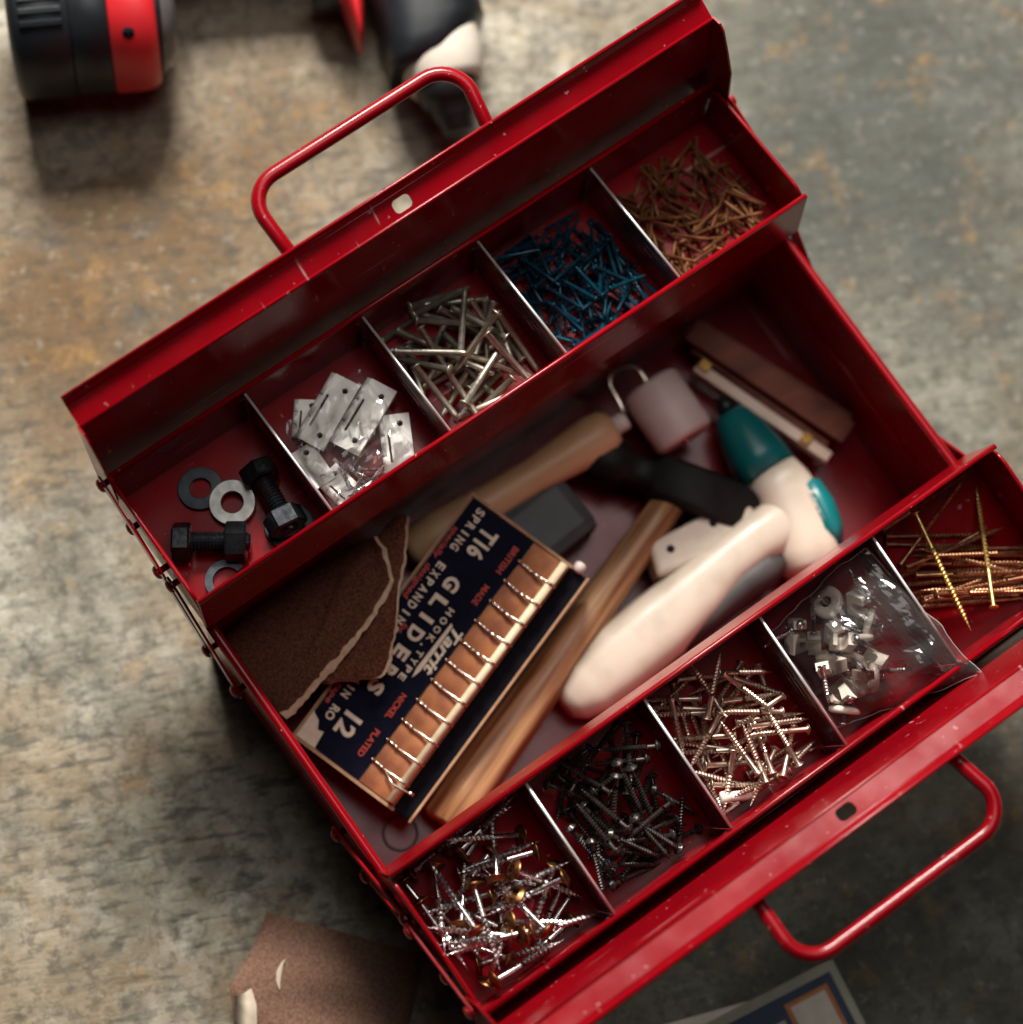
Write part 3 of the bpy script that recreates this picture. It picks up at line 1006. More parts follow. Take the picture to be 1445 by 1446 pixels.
# ------------------------------------------------------------------ white wall plug among the tan screws
b = BIN_TAN
p0, p1 = b.world(-0.0255, 0.0630, 0.0130), b.world(-0.0105, 0.0710, 0.0120)
mt = b.matrix(p0, p1, 0.3)
mb = MB()
LPG = (p1 - p0).length
prof = [(0, 0), (0, 0.0028), (0.0012, 0.0031), (0.0045, 0.0028)]
x = 0.0045
while x < LPG - 0.002:
    prof += [(x + 0.0004, 0.0021), (x + 0.0011, 0.0026)]
    x += 0.0012
prof += [(LPG, 0.0014), (LPG, 0)]
mb.lathe(prof, n=14)
o = link('wall_plug', mb.mesh('wall_plug', M['plug']))
o.matrix_basis = mt
tag(o, 'white ribbed plastic wall plug lying on the tan screws', 'wall plug')

# ------------------------------------------------------------------ rear tray, first compartment: bolts and washers
BR = Bin(1, 0, 20)
def hexp(r, rot=0.0):
    return [(r * math.cos(R(60 * i) + rot), r * math.sin(R(60 * i) + rot)) for i in range(6)]
def hexbody(x0, x1, af, hole=None):
    """chamfered hexagon prism along x"""
    r = af / 2 / math.cos(R(30))
    mb = MB()
    c = 0.0009
    secs = [(x0, 0.90), (x0 + c, 1.0), (x1 - c, 1.0), (x1, 0.90)]
    V = []
    for (x, k) in secs:
        V += [Vector((x, p[0] * k, p[1] * k)) for p in hexp(r)]
    F = []
    for i in range(3):
        for j in range(6):
            F.append((i * 6 + j, i * 6 + (j + 1) % 6, (i + 1) * 6 + (j + 1) % 6, (i + 1) * 6 + j))
    F += [tuple(range(6)), tuple(range(18, 24))]
    mb.add(V, F)
    return mb
def bolt(head, end, h0, h1, label, roll):
    p, q = BR.world(head[0] * MM, head[1] * MM, h0), BR.world(end[0] * MM, end[1] * MM, h1)
    root = thing('hex_bolt', (0, 0, 0), label, 'bolt', 'black hex bolts in the rear tray')
    root.matrix_basis = BR.matrix(p, q, roll)
    L = (q - p).length
    link('bolt_head', hexbody(0, 0.0085, 0.0165).mesh('bolt_head', M['bolt']), root, True)
    mb = MB()
    thread(mb, 0.0085, L - 0.002, 0.0043, 0.0052, 0.0017, 18, taper=False)
    mb.lathe([(L - 0.004, 0.0044), (L + 0.0004, 0.0044), (L + 0.0012, 0.0036), (L + 0.0012, 0)], n=18)
    link('threaded_shank', mb.mesh('threaded_shank', M['bolt']), root, True)
    nt = link('nut', hexbody(L - 0.0105, L - 0.0005, 0.0168).mesh('nut', M['bolt']), root, True)
    nt.rotation_euler = (0.35, 0, 0)
bolt((-165.6, 41.5), (-137.0, 21.0), 0.0085, 0.0088, 'black hex bolt with nut lying level in front of the grey washer', R(4))
bolt((-113.3, 50.0), (-118.0, 13.5), 0.0100, 0.0105, 'black hex bolt with nut leaning on a dark washer against the divider', R(38))

def washer(pos, h, ro, ri, t, mat, label, tilt=(0, 0), name='washer', split=False):
    mb = MB()
    if split:
        pts = []
        for i in range(41):
            a = R(8 + 344 * i / 40)
            pts.append((math.cos(a) * (ro + ri) / 2, math.sin(a) * (ro + ri) / 2, 0.0009 * (i / 40 - 0.5)))
        w = (ro - ri) / 2
        V, F = [], []
        for i, p in enumerate(pts):
            a = R(8 + 344 * i / 40)
            for (dr, dz) in ((-w, -t / 2), (w, -t / 2), (w, t / 2), (-w, t / 2)):
                V.append((p[0] + math.cos(a) * dr, p[1] + math.sin(a) * dr, p[2] + dz))
        for i in range(40):
            for j in range(4):
                F.append((i * 4 + j, i * 4 + (j + 1) % 4, (i + 1) * 4 + (j + 1) % 4, (i + 1) * 4 + j))
        F += [(0, 1, 2, 3), (160, 163, 162, 161)]
        mb.add(V, F)
    else:
        c = 0.0003
        prof = [(-t / 2, ri), (-t / 2, ro - c), (-t / 2 + c, ro), (t / 2 - c, ro), (t / 2, ro - c), (t / 2, ri + c), (t / 2 - c, ri), (-t / 2, ri)]
        mb.lathe(prof, n=40, smooth=False, mat=Matrix.Rotation(-math.pi / 2, 4, 'Y'))
    o = link(name, mb.mesh(name, mat))
    m = Matrix.Identity(4)
    for i, a in enumerate((Vector((1, 0, 0)), BR.n.cross(Vector((1, 0, 0))), BR.n)):
        for k in range(3):
            m[k][i] = a[k]
    m = m @ Matrix.Rotation(tilt[0], 4, 'X') @ Matrix.Rotation(tilt[1], 4, 'Y')
    m.translation = BR.world(pos[0] * MM, pos[1] * MM, h)
    o.matrix_basis = m
    tag(o, label, 'washer', 'washers in the rear tray')
washer((-139.5, 58.5), 0.0012, 0.0108, 0.0050, 0.0022, M['washerdark'], 'dark flat washer lying partly under the grey washer')
washer((-131.5, 43.0), 0.0040, 0.0110, 0.0052, 0.0022, M['washer'], 'light grey flat washer between the two black bolts', (R(6), R(-5)))
washer((-155.0, 13.0), 0.0018, 0.0102, 0.0066, 0.0030, M['washerdark'], 'split lock washer beside the end wall below the level bolt', name='lock_washer', split=True)
washer((-116.0, 18.5), 0.0012, 0.0118, 0.0055, 0.0022, M['washerdark'], 'dark flat washer under the nut of the leaning bolt')

# ------------------------------------------------------------------ rear tray, second compartment: hinges in a bag
def hinge(c0, cl, cw, h, label, name='butt_hinge', tilt=0.0, holes=True, hmul=1.0):
    """c0: corner (mm, tray plane), cl: far corner along the length, cw: corner across"""
    p = BR.world(c0[0] * MM, c0[1] * MM, h)
    ql = BR.world(cl[0] * MM, cl[1] * MM, h + tilt) - p
    qw = BR.world(cw[0] * MM, cw[1] * MM, h) - p
    L, W = ql.length, qw.length
    fm = frame(p, ql, qw)
    if fm.col[2].to_3d().dot(BR.n) < 0:
        fm = frame(p + ql, -ql, qw)
    root = thing(name, (0, 0, 0), label, 'hinge', 'small hinges in the rear tray')
    root.matrix_basis = fm
    hs = [circ(L * 0.16, W * 0.62, 0.0015, 12), circ(L * 0.84, W * 0.62, 0.0015, 12)] if holes else []
    slot = [(L * 0.30, W * 0.10), (L * 0.78, W * 0.10), (L * 0.78, W * 0.19), (L * 0.30, W * 0.19)]
    mb = MB()
    plate2d(mb, [(0, 0), (L, 0), (L, W), (0, W)], hs + [slot], lambda q: Vector((q[0], q[1], 0.0010)), lambda q: Vector((q[0], q[1], 0)))
    link('leaf', mb.mesh('leaf', M['hinge']), root, True)
    mb = MB()
    plate2d(mb, [(0.0004, W * 0.30), (L - 0.0004, W * 0.30), (L - 0.0004, W), (0.0004, W)], hs, lambda q: Vector((q[0], q[1], -0.0008)), lambda q: Vector((q[0], q[1], -0.0018)))
    link('leaf', mb.mesh('leaf', M['hinge']), root, True)
    mb = MB()
    for k in range(3):
        mb.tube([(L * (k / 3 + 0.01), -0.0008, -0.0002), (L * ((k + 1) / 3 - 0.01), -0.0008, -0.0002)], 0.0015, n=10)
    link('knuckle', mb.mesh('knuckle', M['hinge']), root, True)
hinge((-76.4, 68.0), (-88.5, 53.0), (-68.5, 61.0), 0.003, 'pale hinge half hidden behind the two large hinges')
hinge((-97.0, 47.0), (-98.0, 25.0), (-84.0, 46.0), 0.0035, 'pale hinge lying lowest beside the divider next to the bolts', tilt=0.001)
hinge((-92.0, 29.0), (-88.5, 8.5), (-80.5, 30.5), 0.0030, 'pale hinge lying flat against the rim below the small screws', tilt=0.0)
hinge((-55.5, 66.7), (-88.5, 50.5), (-49.8, 54.5), 0.0085, 'left of the two large pale hinges lying side by side', tilt=-0.002)
hinge((-43.4, 54.0), (-77.0, 38.2), (-38.0, 41.2), 0.0100, 'right of the two large pale hinges lying side by side', tilt=-0.001)
hinge((-49.6, 36.7), (-64.0, 10.0), (-38.5, 30.5), 0.0065, 'pale hinge with bright barrel leaning beside the zinc nails divider', tilt=-0.002)
rb = random.Random(5)
hm = head_mesh('hinge_screw_head', M['silver'], 0.0024, 0.0002, 0.0005, 0.0010, under=0.0016)
mb = MB().lathe([(0.0006, 0.0016), (0.002, 0.0010), (0.004, 0.0009)], n=8)
thread(mb, 0.004, 0.0125, 0.0007, 0.0011, 0.0012, 8)
sm = mb.mesh('hinge_screw_shank', M['silver'])
BS = Bin(1, 1, 21)
pp = []
for (x, y, a) in ((-72, 26, 200), (-76, 20, 280), (-79, 15, 30), (-73, 14, 120), (-69, 18, 330), (-81, 22, 75), (-76, 10, 170), (-71, 9, 15)):
    dx, dy = math.cos(R(a)) * 0.0063, math.sin(R(a)) * 0.0063
    x, y = BS.clampv(x * MM, y * MM, 0.009)
    h0, h1, k = BS.rest(x - dx, y - dy, x + dx, y + dy, 0.001, 0.0023)
    pp.append((x - dx, y - dy, h0 + 0.0022, x + dx, y + dy, h1 + 0.0022))
screw_set(BS, pp, 'hinge_screw', hm, sm, 0.0126, 'tiny bright screw in the bag below the two large hinges', 'hinge screws in the rear tray bag')

def film(name, label, bn, P, heights, nu, nv, amp, seed, seam=True):
    """crumpled film stretched over a four-cornered patch of a compartment; P in mm, heights per corner and a middle dome"""
    rg = random.Random(seed)
    fold = []
    for i in range(15):
        a = rg.uniform(0, math.pi)
        fold.append((math.cos(a), math.sin(a), rg.uniform(0.0, 1.0), rg.uniform(1.3, 7.0), rg.uniform(0.3, 1.0)))
    def tri(t):
        t = t - math.floor(t)
        return 4 * abs(t - 0.5) - 1
    def hgt(u, v):
        s = 0
        for (a, b_, ph, fr, am) in fold:
            s += am * tri((a * u + b_ * v) * fr + ph) / math.sqrt(fr)
        return s
    V, F = [], []
    for i in range(nu + 1):
        for j in range(nv + 1):
            u, v = i / nu, j / nv
            c = [(1 - u) * (1 - v), u * (1 - v), u * v, (1 - u) * v]
            x = sum(k * p[0] for k, p in zip(c, P))
            y = sum(k * p[1] for k, p in zip(c, P))
            e = min(1.0, 5 * min(u, 1 - u, v, 1 - v))
            h = sum(k * q for k, q in zip(c, heights[:4])) + heights[4] * (math.sin(math.pi * u) * math.sin(math.pi * v)) ** 0.6
            h += amp * hgt(u, v) * (0.35 + 0.65 * e)
            jx = amp * 0.55 * hgt(v + 3.1, u) * 1000
            jy = amp * 0.55 * hgt(u + 7.7, v * 1.3) * 1000
            V.append(bn.world((x + jx) * MM, (y + jy) * MM, max(0.0008, h)))
    for i in range(nu):
        for j in range(nv):
            a = i * (nv + 1) + j
            F.append((a, a + nv + 1, a + nv + 2))
            F.append((a, a + nv + 2, a + 1))
    mb = MB()
    mb.add(V, F, False)
    o = mb.build(name, M['film'])
    if not seam:
        return tag(o, label, 'plastic bag')
    g_ = lambda i, j: V[i * (nv + 1) + j]
    brd = [g_(i, 0) for i in range(nu + 1)] + [g_(nu, j) for j in range(1, nv + 1)] + [g_(i, nv) for i in range(nu - 1, -1, -1)] + [g_(0, j) for j in range(nv - 1, 0, -1)]
    MB().tube(brd, 0.00028, n=6, closed=True).build('seam', M['seam'], o)
    return tag(o, label, 'plastic bag')
film('plastic_bag', 'clear crumpled plastic bag over the hinges in the rear tray', BR,
     [(-95, 10), (-44, 10), (-46, 60), (-92, 58)], (0.006, 0.008, 0.014, 0.012, 0.005), 26, 26, 0.0012, 3, seam=False)

# ------------------------------------------------------------------ front tray, fourth compartment: bag of cable clips
BF = Bin(-1, 3, 30)
def clip_meshes():
    mb = MB()
    pts = []
    # hooked clip: block with a rounded saddle
    prof = [(-0.0042, 0), (0.0042, 0), (0.0042, 0.0058), (0.0026, 0.0058)]
    for i in range(7):
        a = R(0 - 180 * i / 6)
        prof.append((0.0008 + 0.0018 * math.cos(a), 0.0040 + 0.0024 * math.sin(a)))
    prof += [(-0.0010, 0.0078), (-0.0042, 0.0078)]
    mb.prism(prof, lambda p: Vector((p[0], -0.0024, p[1])), lambda p: Vector((p[0], 0.0024, p[1])))
    a = mb.mesh('clip_body', M['clip'])
    mb = MB().lathe([(0, 0), (0, 0.0017), (0.0006, 0.0017), (0.0009, 0.0008), (0.013, 0.0007), (0.015, 0)], n=8)
    thread(mb, 0.004, 0.0135, 0.0007, 0.0011, 0.0012, 8)
    c = mb.mesh('clip_screw', M['silver'])
    mb = MB()
    pr = [(0, 0.0048), (0.0006, 0.0062), (0.0022, 0.0062), (0.0028, 0.0050), (0.0030, 0.0022), (0.0006, 0.0022), (0, 0.0048)]
    mb.lathe(pr, n=22)
    d = mb.mesh('clip_cup', M['clip'])
    return a, c, d
cb, cs, cd = clip_meshes()
rc = random.Random(12)
spots = [(52, 20), (72, 19), (81, 24), (56, 31), (73, 42), (59, 44), (78, 54), (63, 50), (53, 53), (58, 62), (48, 66), (52, 42), (66, 30), (70, 60), (64, 38), (47, 29), (84, 40), (62, 56)]
for i, (x, y) in enumerate(spots):
    h = 0.0045 + 0.0035 * (i % 3)
    root = thing('cable_clip', (0, 0, 0), 'pale plastic cable clip with screw inside the clear bag in the front tray', 'clip', 'cable clips in the plastic bag')
    q = Euler((rc.uniform(-1.0, 1.0), rc.uniform(-1.0, 1.0), rc.uniform(0, 6.28))).to_matrix().to_4x4()
    q.translation = BF.world(x * MM, y * MM, h)
    root.matrix_basis = q @ Matrix.Scale(1.28, 4)
    if i % 3 == 1:
        link('cup', cd, root, True)
        s_ = link('screw', cs, root, True)
        s_.location = (-0.004, 0, 0)
    else:
        link('clip_body', cb, root, True)
        s_ = link('screw', cs, root, True)
        s_.matrix_local = Matrix.Translation((-0.003, 0, 0.009)) @ Matrix.Rotation(R(80 + 30 * (i % 4)), 4, 'Y')
film('plastic_bag', 'clear plastic bag of pale clips with one corner poking over the front tray rim', BF,
     [(41, 14), (98, 5), (106, 84), (42, 71)], (0.006, 0.022, 0.039, 0.004, 0.013), 34, 34, 0.0013, 8)
# ------------------------------------------------------------------ inside the base
def text_mesh(body, shear=0.0, bold=0.0):
    cu = bpy.data.curves.new('lettering', 'FONT')
    cu.body = body
    cu.shear = shear
    cu.offset = bold
    cu.extrude = 0.02
    cu.resolution_u = 3
    ob = bpy.data.objects.new('lettering', cu)
    COL.objects.link(ob)
    dg = bpy.context.evaluated_depsgraph_get()
    me = bpy.data.meshes.new_from_object(ob.evaluated_get(dg))
    bpy.data.objects.remove(ob, do_unlink=True)
    return me
FZ = 0.0022   # base floor

# black rubber block
mb = MB()
mb.box((-0.0300, -0.0185, 0), (0.0300, 0.0185, 0.0290), bev=0.007)
o = link('sanding_block', mb.mesh('sanding_block', M['rubber']))
o.matrix_basis = frame((-0.006, 0.0285, FZ), (-0.93, -0.06, 0), (0.06, -0.93, 0))
tag(o, 'charcoal rubber block half under the old navy card box', 'sanding block')

# hammer lying along the front
hroot = thing('hammer', (0.06, 0.005, FZ), 'hammer with worn wooden handle and black head beside the navy card box', 'hammer')
A, B_ = Vector((-0.1285, -0.0645, 0.020)), Vector((0.0665, 0.0040, 0.0265))
ax = (B_ - A).normalized()
sd = ax.cross(Vector((0, 0, 1))).normalized()
up = sd.cross(ax)
secs = []
for t, ra, rb_ in ((0.0, 0.0105, 0.0110), (0.008, 0.0122, 0.0132), (0.10, 0.0128, 0.0142), (0.30, 0.0122, 0.0135), (0.50, 0.0108, 0.0115), (0.72, 0.0095, 0.0095), (0.90, 0.0088, 0.0088), (1.0, 0.0085, 0.0085)):
    secs.append((A.lerp(B_, t), sd, up, ra, rb_, 2.3))
hfr = frame(A, ax, sd)
hm_ = MB().loft(secs, n=20).mesh('handle', M['woodash'])
hm_.transform(hfr.inverted())
o = link('handle', hm_, hroot)
o.matrix_basis = hfr
hd = Vector((0.565, -0.825, 0)).normalized()
hc = Vector((0.0690, 0.0060, 0.0270))
mb = MB()
zz = Vector((0, 0, 1))
px_ = hd.cross(zz)
S = []
for t, ra, rb_, e, dz in ((-0.046, 0.0105, 0.0105, 2.2, 0), (-0.044, 0.0118, 0.0118, 2.2, 0), (-0.030, 0.0118, 0.0118, 2.2, 0), (-0.027, 0.0085, 0.0085, 2.5, 0), (-0.014, 0.0085, 0.0088, 3, 0), (-0.011, 0.0120, 0.0122, 7, 0), (0.012, 0.0120, 0.0122, 7, 0), (0.018, 0.0124, 0.0100, 7, 0.001), (0.034, 0.0120, 0.0058, 7, 0.001), (0.049, 0.0070, 0.0018, 6, -0.001)):
    S.append((hc + hd * t + zz * dz, px_, zz, ra, rb_, e))
mb.loft(S, n=24)
mb.build('head', M['hammerhead'], hroot)

# seam roller
rroot = thing('seam_roller', (0.06, 0.05, FZ), 'pale seam roller on bent wire with turned wooden handle', 'roller')
A, B_ = Vector((-0.0640, 0.0570, 0.0220)), Vector((0.0585, 0.0492, 0.0330))
ax = (B_ - A).normalized()
rot = ax.to_track_quat('X', 'Z').to_matrix().to_4x4()
rot.translation = A
L = (B_ - A).length
prof = [(0, 0), (0, 0.006), (0.004, 0.0105), (0.02, 0.0122), (0.05, 0.0098), (0.075, 0.0092), (0.095, 0.0112), (L - 0.012, 0.0125), (L - 0.004, 0.0116), (L, 0.0085), (L, 0)]
me = MB().lathe(prof, n=26).mesh('handle', M['woodlight'])
o = link('handle', me, rroot, True)
o.matrix_parent_inverse = WORLD(rroot).inverted()
o.matrix_basis = rot
me = MB().lathe([(L, 0), (L, 0.0052), (L + 0.0070, 0.0050), (L + 0.0078, 0.0042), (L + 0.0078, 0)], n=20).mesh('ferrule', M['plug'])
o = link('ferrule', me, rroot, True)
o.matrix_parent_inverse = WORLD(rroot).inverted()
o.matrix_basis = rot
tip = A + ax * (L + 0.004)
cr = Vector((0.0862, 0.0400, 0.0330))
ra = Vector((-0.04, -1, 0)).normalized()
rend = cr - ra * 0.0185
path = [tip, tip + Vector((0.004, 0.004, 0.003)), Vector((0.0680, 0.0610, 0.0370)), Vector((0.0690, 0.0680, 0.0380)), Vector((0.0735, 0.0722, 0.0380)), Vector((0.0805, 0.0722, 0.0360)), Vector((0.0862, 0.0680, 0.0340)), rend, cr + ra * 0.019]
sm_path = []
for i in range(len(path) - 1):
    p0 = path[max(i - 1, 0)]; p1 = path[i]; p2 = path[i + 1]; p3 = path[min(i + 2, len(path) - 1)]
    for k in range(6):
        t = k / 6
        sm_path.append(0.5 * ((2 * p1) + (p2 - p0) * t + (2 * p0 - 5 * p1 + 4 * p2 - p3) * t * t + (3 * p1 - p0 - 3 * p2 + p3) * t ** 3))
sm_path.append(path[-1])
MB().tube(sm_path, 0.0017, n=10).build('wire', M['wire'], rroot)
rot2 = ra.to_track_quat('X', 'Z').to_matrix().to_4x4()
rot2.translation = cr - ra * 0.0175
me = MB().lathe([(0, 0.003), (0, 0.0140), (0.0012, 0.0158), (0.003, 0.0163), (0.032, 0.0163), (0.0338, 0.0158), (0.035, 0.0140), (0.035, 0.003)], n=36).mesh('roller', M['rollerwhite'])
o = link('roller', me, rroot, True)
o.matrix_parent_inverse = WORLD(rroot).inverted()
o.matrix_basis = rot2

# cream and teal gun-shaped tool
g = thing('glue_gun', (0.10, -0.04, FZ), 'cream and teal pistol shaped glue gun lying in the toolbox', 'glue gun')
zz = Vector((0, 0, 1))
def path_secs(pts):
    out = []
    for i, (x, y, z, ra, rb_, e) in enumerate(pts):
        a = Vector(pts[max(i - 1, 0)][:3])
        c = Vector(pts[min(i + 1, len(pts) - 1)][:3])
        t = (c - a).normalized()
        s_ = t.cross(zz).normalized()
        out.append((Vector((x, y, z)), s_, s_.cross(t), ra, rb_, e))
    return out
k = MM
barrel = [(113.0, -18.0), (113.5, -30), (111.5, -42), (108, -52), (103, -62), (98, -70.5)]
MB().loft(path_secs([(113.2 * k, -14 * k, 0.022, 0.0150, 0.0165, 2.3), (113.6 * k, -24 * k, 0.022, 0.0162, 0.0178, 2.4), (112.5 * k, -36 * k, 0.022, 0.0175, 0.0185, 2.6), (109.5 * k, -48 * k, 0.022, 0.0180, 0.0185, 2.6), (106.0 * k, -58 * k, 0.022, 0.0178, 0.0180, 2.6), (103.5 * k, -66 * k, 0.022, 0.0165, 0.0165, 2.5), (102.2 * k, -70 * k, 0.022, 0.0130, 0.0130, 2.4)]), n=32).build('body', M['cream'], g)
MB().loft(path_secs([(116.0 * k, 23 * k, 0.022, 0.0075, 0.0075, 2), (115.8 * k, 20 * k, 0.022, 0.0098, 0.0098, 2), (115.0 * k, 10 * k, 0.022, 0.0130, 0.0135, 2.1), (114.0 * k, -2 * k, 0.022, 0.0150, 0.0160, 2.2), (113.2 * k, -14.2 * k, 0.022, 0.0158, 0.0172, 2.3)]), n=32).build('nozzle_cover', M['teal'], g)
MB().loft(path_secs([(116.8 * k, 32 * k, 0.022, 0.0025, 0.0025, 2), (116.5 * k, 29 * k, 0.022, 0.0040, 0.0040, 2), (116.0 * k, 22.8 * k, 0.022, 0.0055, 0.0055, 2)]), n=18).build('nozzle', M['toolblack'], g)
MB().loft(path_secs([(114 * k, -42 * k, 0.0230, 0.0120, 0.0140, 2.4), (100 * k, -40.5 * k, 0.0236, 0.0150, 0.0160, 2.4), (84 * k, -39.5 * k, 0.0238, 0.0142, 0.0166, 2.4), (66 * k, -40.5 * k, 0.0236, 0.0140, 0.0168, 2.4), (44 * k, -44.0 * k, 0.0225, 0.0165, 0.0172, 2.5), (20 * k, -46.5 * k, 0.0216, 0.0182, 0.0170, 2.5), (-6 * k, -48.5 * k, 0.0208, 0.0182, 0.0164, 2.5), (-28 * k, -51.5 * k, 0.0202, 0.0158, 0.0152, 2.4), (-39 * k, -52.8 * k, 0.0199, 0.0112, 0.0120, 2.2), (-44 * k, -53.3 * k, 0.0198, 0.0060, 0.0070, 2.1)]), n=32).build('handle', M['cream'], g)
MB().loft(path_secs([(90 * k, -55 * k, 0.0235, 0.0045, 0.010, 2.2), (82 * k, -54.5 * k, 0.0238, 0.0095, 0.0138, 2.3), (66 * k, -54.0 * k, 0.0232, 0.0092, 0.0140, 2.3), (44 * k, -57.0 * k, 0.0225, 0.0075, 0.0128, 2.3), (22 * k, -61.0 * k, 0.0215, 0.0042, 0.0090, 2.2)]), n=22).build('grip_pad', M['darkgrip'], g)
mb = MB()
mb.prism([(31, -27), (37.5, -9.5), (84, -15.5), (94, -24), (90, -33), (58, -33)], lambda p: Vector((p[0] * k, p[1] * k, 0.010)), lambda p: Vector((p[0] * k, p[1] * k, 0.0330)))
tp = mb.build('trigger_housing', M['cream'], g)
bv = tp.modifiers.new('bevel', 'BEVEL')
bv.width = 0.003
bv.segments = 3
for (x, y) in ((45, -18.5), (71, -20)):
    rot = Matrix.Translation((x * k, y * k, 0.0329)) @ Matrix.Rotation(-math.pi / 2, 4, 'Y')
    MB().lathe([(0.0, 0.0022), (0.0004, 0.0020), (0.0004, 0)], n=12, mat=rot).build('screw', M['hammerhead'], tp)
MB().loft(path_secs([(123.8 * k, -27 * k, 0.025, 0.002, 0.004, 2), (123.5 * k, -33 * k, 0.026, 0.0078, 0.0135, 2.1), (122.0 * k, -44 * k, 0.0265, 0.0088, 0.0150, 2.2), (119.0 * k, -56 * k, 0.0262, 0.0082, 0.0150, 2.2), (116.5 * k, -66 * k, 0.0255, 0.0045, 0.0100, 2.1)]), n=24).build('side_badge', M['teal'], g)

lm = text_mesh('Lissa', 0.3, 0.01)
co = np.array([v.co for v in lm.vertices])
lo_, hi_ = co.min(0), co.max(0)
fmb = frame((0.1198, -0.0350, 0.0405), (-0.10, -1, -0.02), (0.97, -0.1, -0.18))
for v in lm.vertices:
    v.co = fmb @ Vector(((v.co.x - lo_[0]) / (hi_[0] - lo_[0]) * 0.018, (v.co.y - lo_[1]) / (hi_[1] - lo_[1]) * 0.0055 - 0.0012, v.co.z * 0.01))
lm.materials.clear()
lm.materials.append(M['plug'])
link('lettering', lm, g)

# folding rule: two slats with a brass joint
r_ = thing('folding_rule', (0.13, 0.03, FZ), 'folded wooden rule with brassy joints leaning by the end wall', 'folding rule')
def slat(p0, p1, w, z0, t, mat, name, lean=0.0):
    p0, p1 = Vector((*p0, z0)), Vector((*p1, z0))
    fm = frame(p0, p1 - p0, Vector((0, 0, 1)).cross(p1 - p0))
    mb = MB()
    mb.box((0, -w / 2, 0), ((p1 - p0).length, w / 2, t), lambda q: fm @ Matrix.Rotation(lean, 4, 'X') @ q, bev=0.0008)
    return mb.build(name, mat, r_)
slat((0.1255, 0.0700), (0.1600, -0.0215), 0.0130, 0.0240, 0.0042, M['rulewood'], 'slat', R(6))
slat((0.1290, 0.0690), (0.1640, -0.0170), 0.0120, 0.0190, 0.0042, M['rulewood'], 'slat', R(6))
slat((0.1165, 0.0530), (0.1450, -0.0260), 0.0062, 0.0165, 0.0070, M['rulepale'], 'slat')
slat((0.1215, 0.0620), (0.1490, -0.0200), 0.0040, 0.0090, 0.0120, M['rulewood'], 'slat')
slat((0.1190, 0.0535), (0.1210, 0.0470), 0.0066, 0.0236, 0.0012, M['yellow'], 'joint')
slat((0.1398, -0.0085), (0.1415, -0.0140), 0.0066, 0.0236, 0.0012, M['yellow'], 'joint')

# thin dark ring
pts = [(-0.1465 + 0.0085 * math.cos(2 * math.pi * i / 40), -0.0555 + 0.0085 * math.sin(2 * math.pi * i / 40), FZ + 0.0007) for i in range(40)]
o = MB().tube(pts, 0.0006, n=6, closed=True).build('rubber_band', M['darkring'])
tag(o, 'thin dark ring on the toolbox floor by the hammer handle end', 'ring')

# ------------------------------------------------------------------ old card box of curtain gliders
TLc, TRc, BRc, BLc = mmv(-30.7, 54.5, 66), mmv(-5.1, 2.3, 66), mmv(-149.1, -49.3, 44), mmv(-164.6, 14.1, 44)
e1 = ((BLc + BRc) - (TLc + TRc)) * 0.5
e2 = ((TRc + BRc) - (TLc + BLc)) * 0.5
CL, CW = e1.length, e2.length
ctr = (TLc + TRc + BRc + BLc) / 4
fm = frame(ctr, e1, e2)
fm.translation = ctr - fm.to_3x3() @ Vector((CL / 2, CW / 2, 0))
K = thing('card_box', (0, 0, 0), 'old navy card box of curtain gliders printed T16 GLIDERS 12 with wire hooks', 'card box')
K.matrix_basis = fm
HB = 0.024
NV = 0.038 * CW / 0.060
mb = MB()
mb.box((0, 0, -HB), (CL, CW - 0.001, -0.0016), bev=0.0006)
for (lo, hi) in (((0, 0, -0.0016), (0.0016, CW, 0.0004)), ((CL - 0.0016, 0, -0.0016), (CL, CW, 0.0004)), ((0.0016, 0, -0.0016), (CL - 0.0016, 0.0012, 0.0004))):
    mb.box(lo, hi)
link('carton', mb.mesh('carton', M['card']), K, True)
mb = MB()
mb.box((0.0008, CW - 0.0010, -HB + 0.0005), (CL - 0.0008, CW + 0.0088, -0.0045), bev=0.0006)
link('side_panel', mb.mesh('side_panel', M['blackcard']), K, True)
mb = MB()
mb.box((0.0, CW + 0.0088, -HB), (CL, CW + 0.0102, -0.0040), bev=0.0004)
link('carton_edge', mb.mesh('carton_edge', M['card']), K, True)
rg = random.Random(3)
edge = [(0.0022, 0.0016), (CL - 0.0120, 0.0016)]
lab = [(0.0022, 0.0020), (0.055, 0.0018), (CL - 0.016, 0.0018), (CL - 0.014, 0.0060), (CL - 0.010, 0.0085), (CL - 0.011, 0.0115), (CL - 0.0022, 0.0125), (CL - 0.0020, NV), (0.0022, NV)]
mb = MB()
plate2d(mb, lab, [], lambda p: Vector((p[0], p[1], 0.0)), lambda p: Vector((p[0], p[1], -0.0014)))
lb = link('label', mb.mesh('label', M['navy']), K, True)
mb = MB()
plate2d(mb, [(CL - 0.0165, 0.0014), (CL - 0.0018, 0.0014), (CL - 0.0018, 0.0130), (CL - 0.0105, 0.0120)], [], lambda p: Vector((p[0], p[1], -0.0004)), lambda p: Vector((p[0], p[1], -0.0014)))
link('torn_patch', mb.mesh('torn_patch', M['ivory']), K, True)
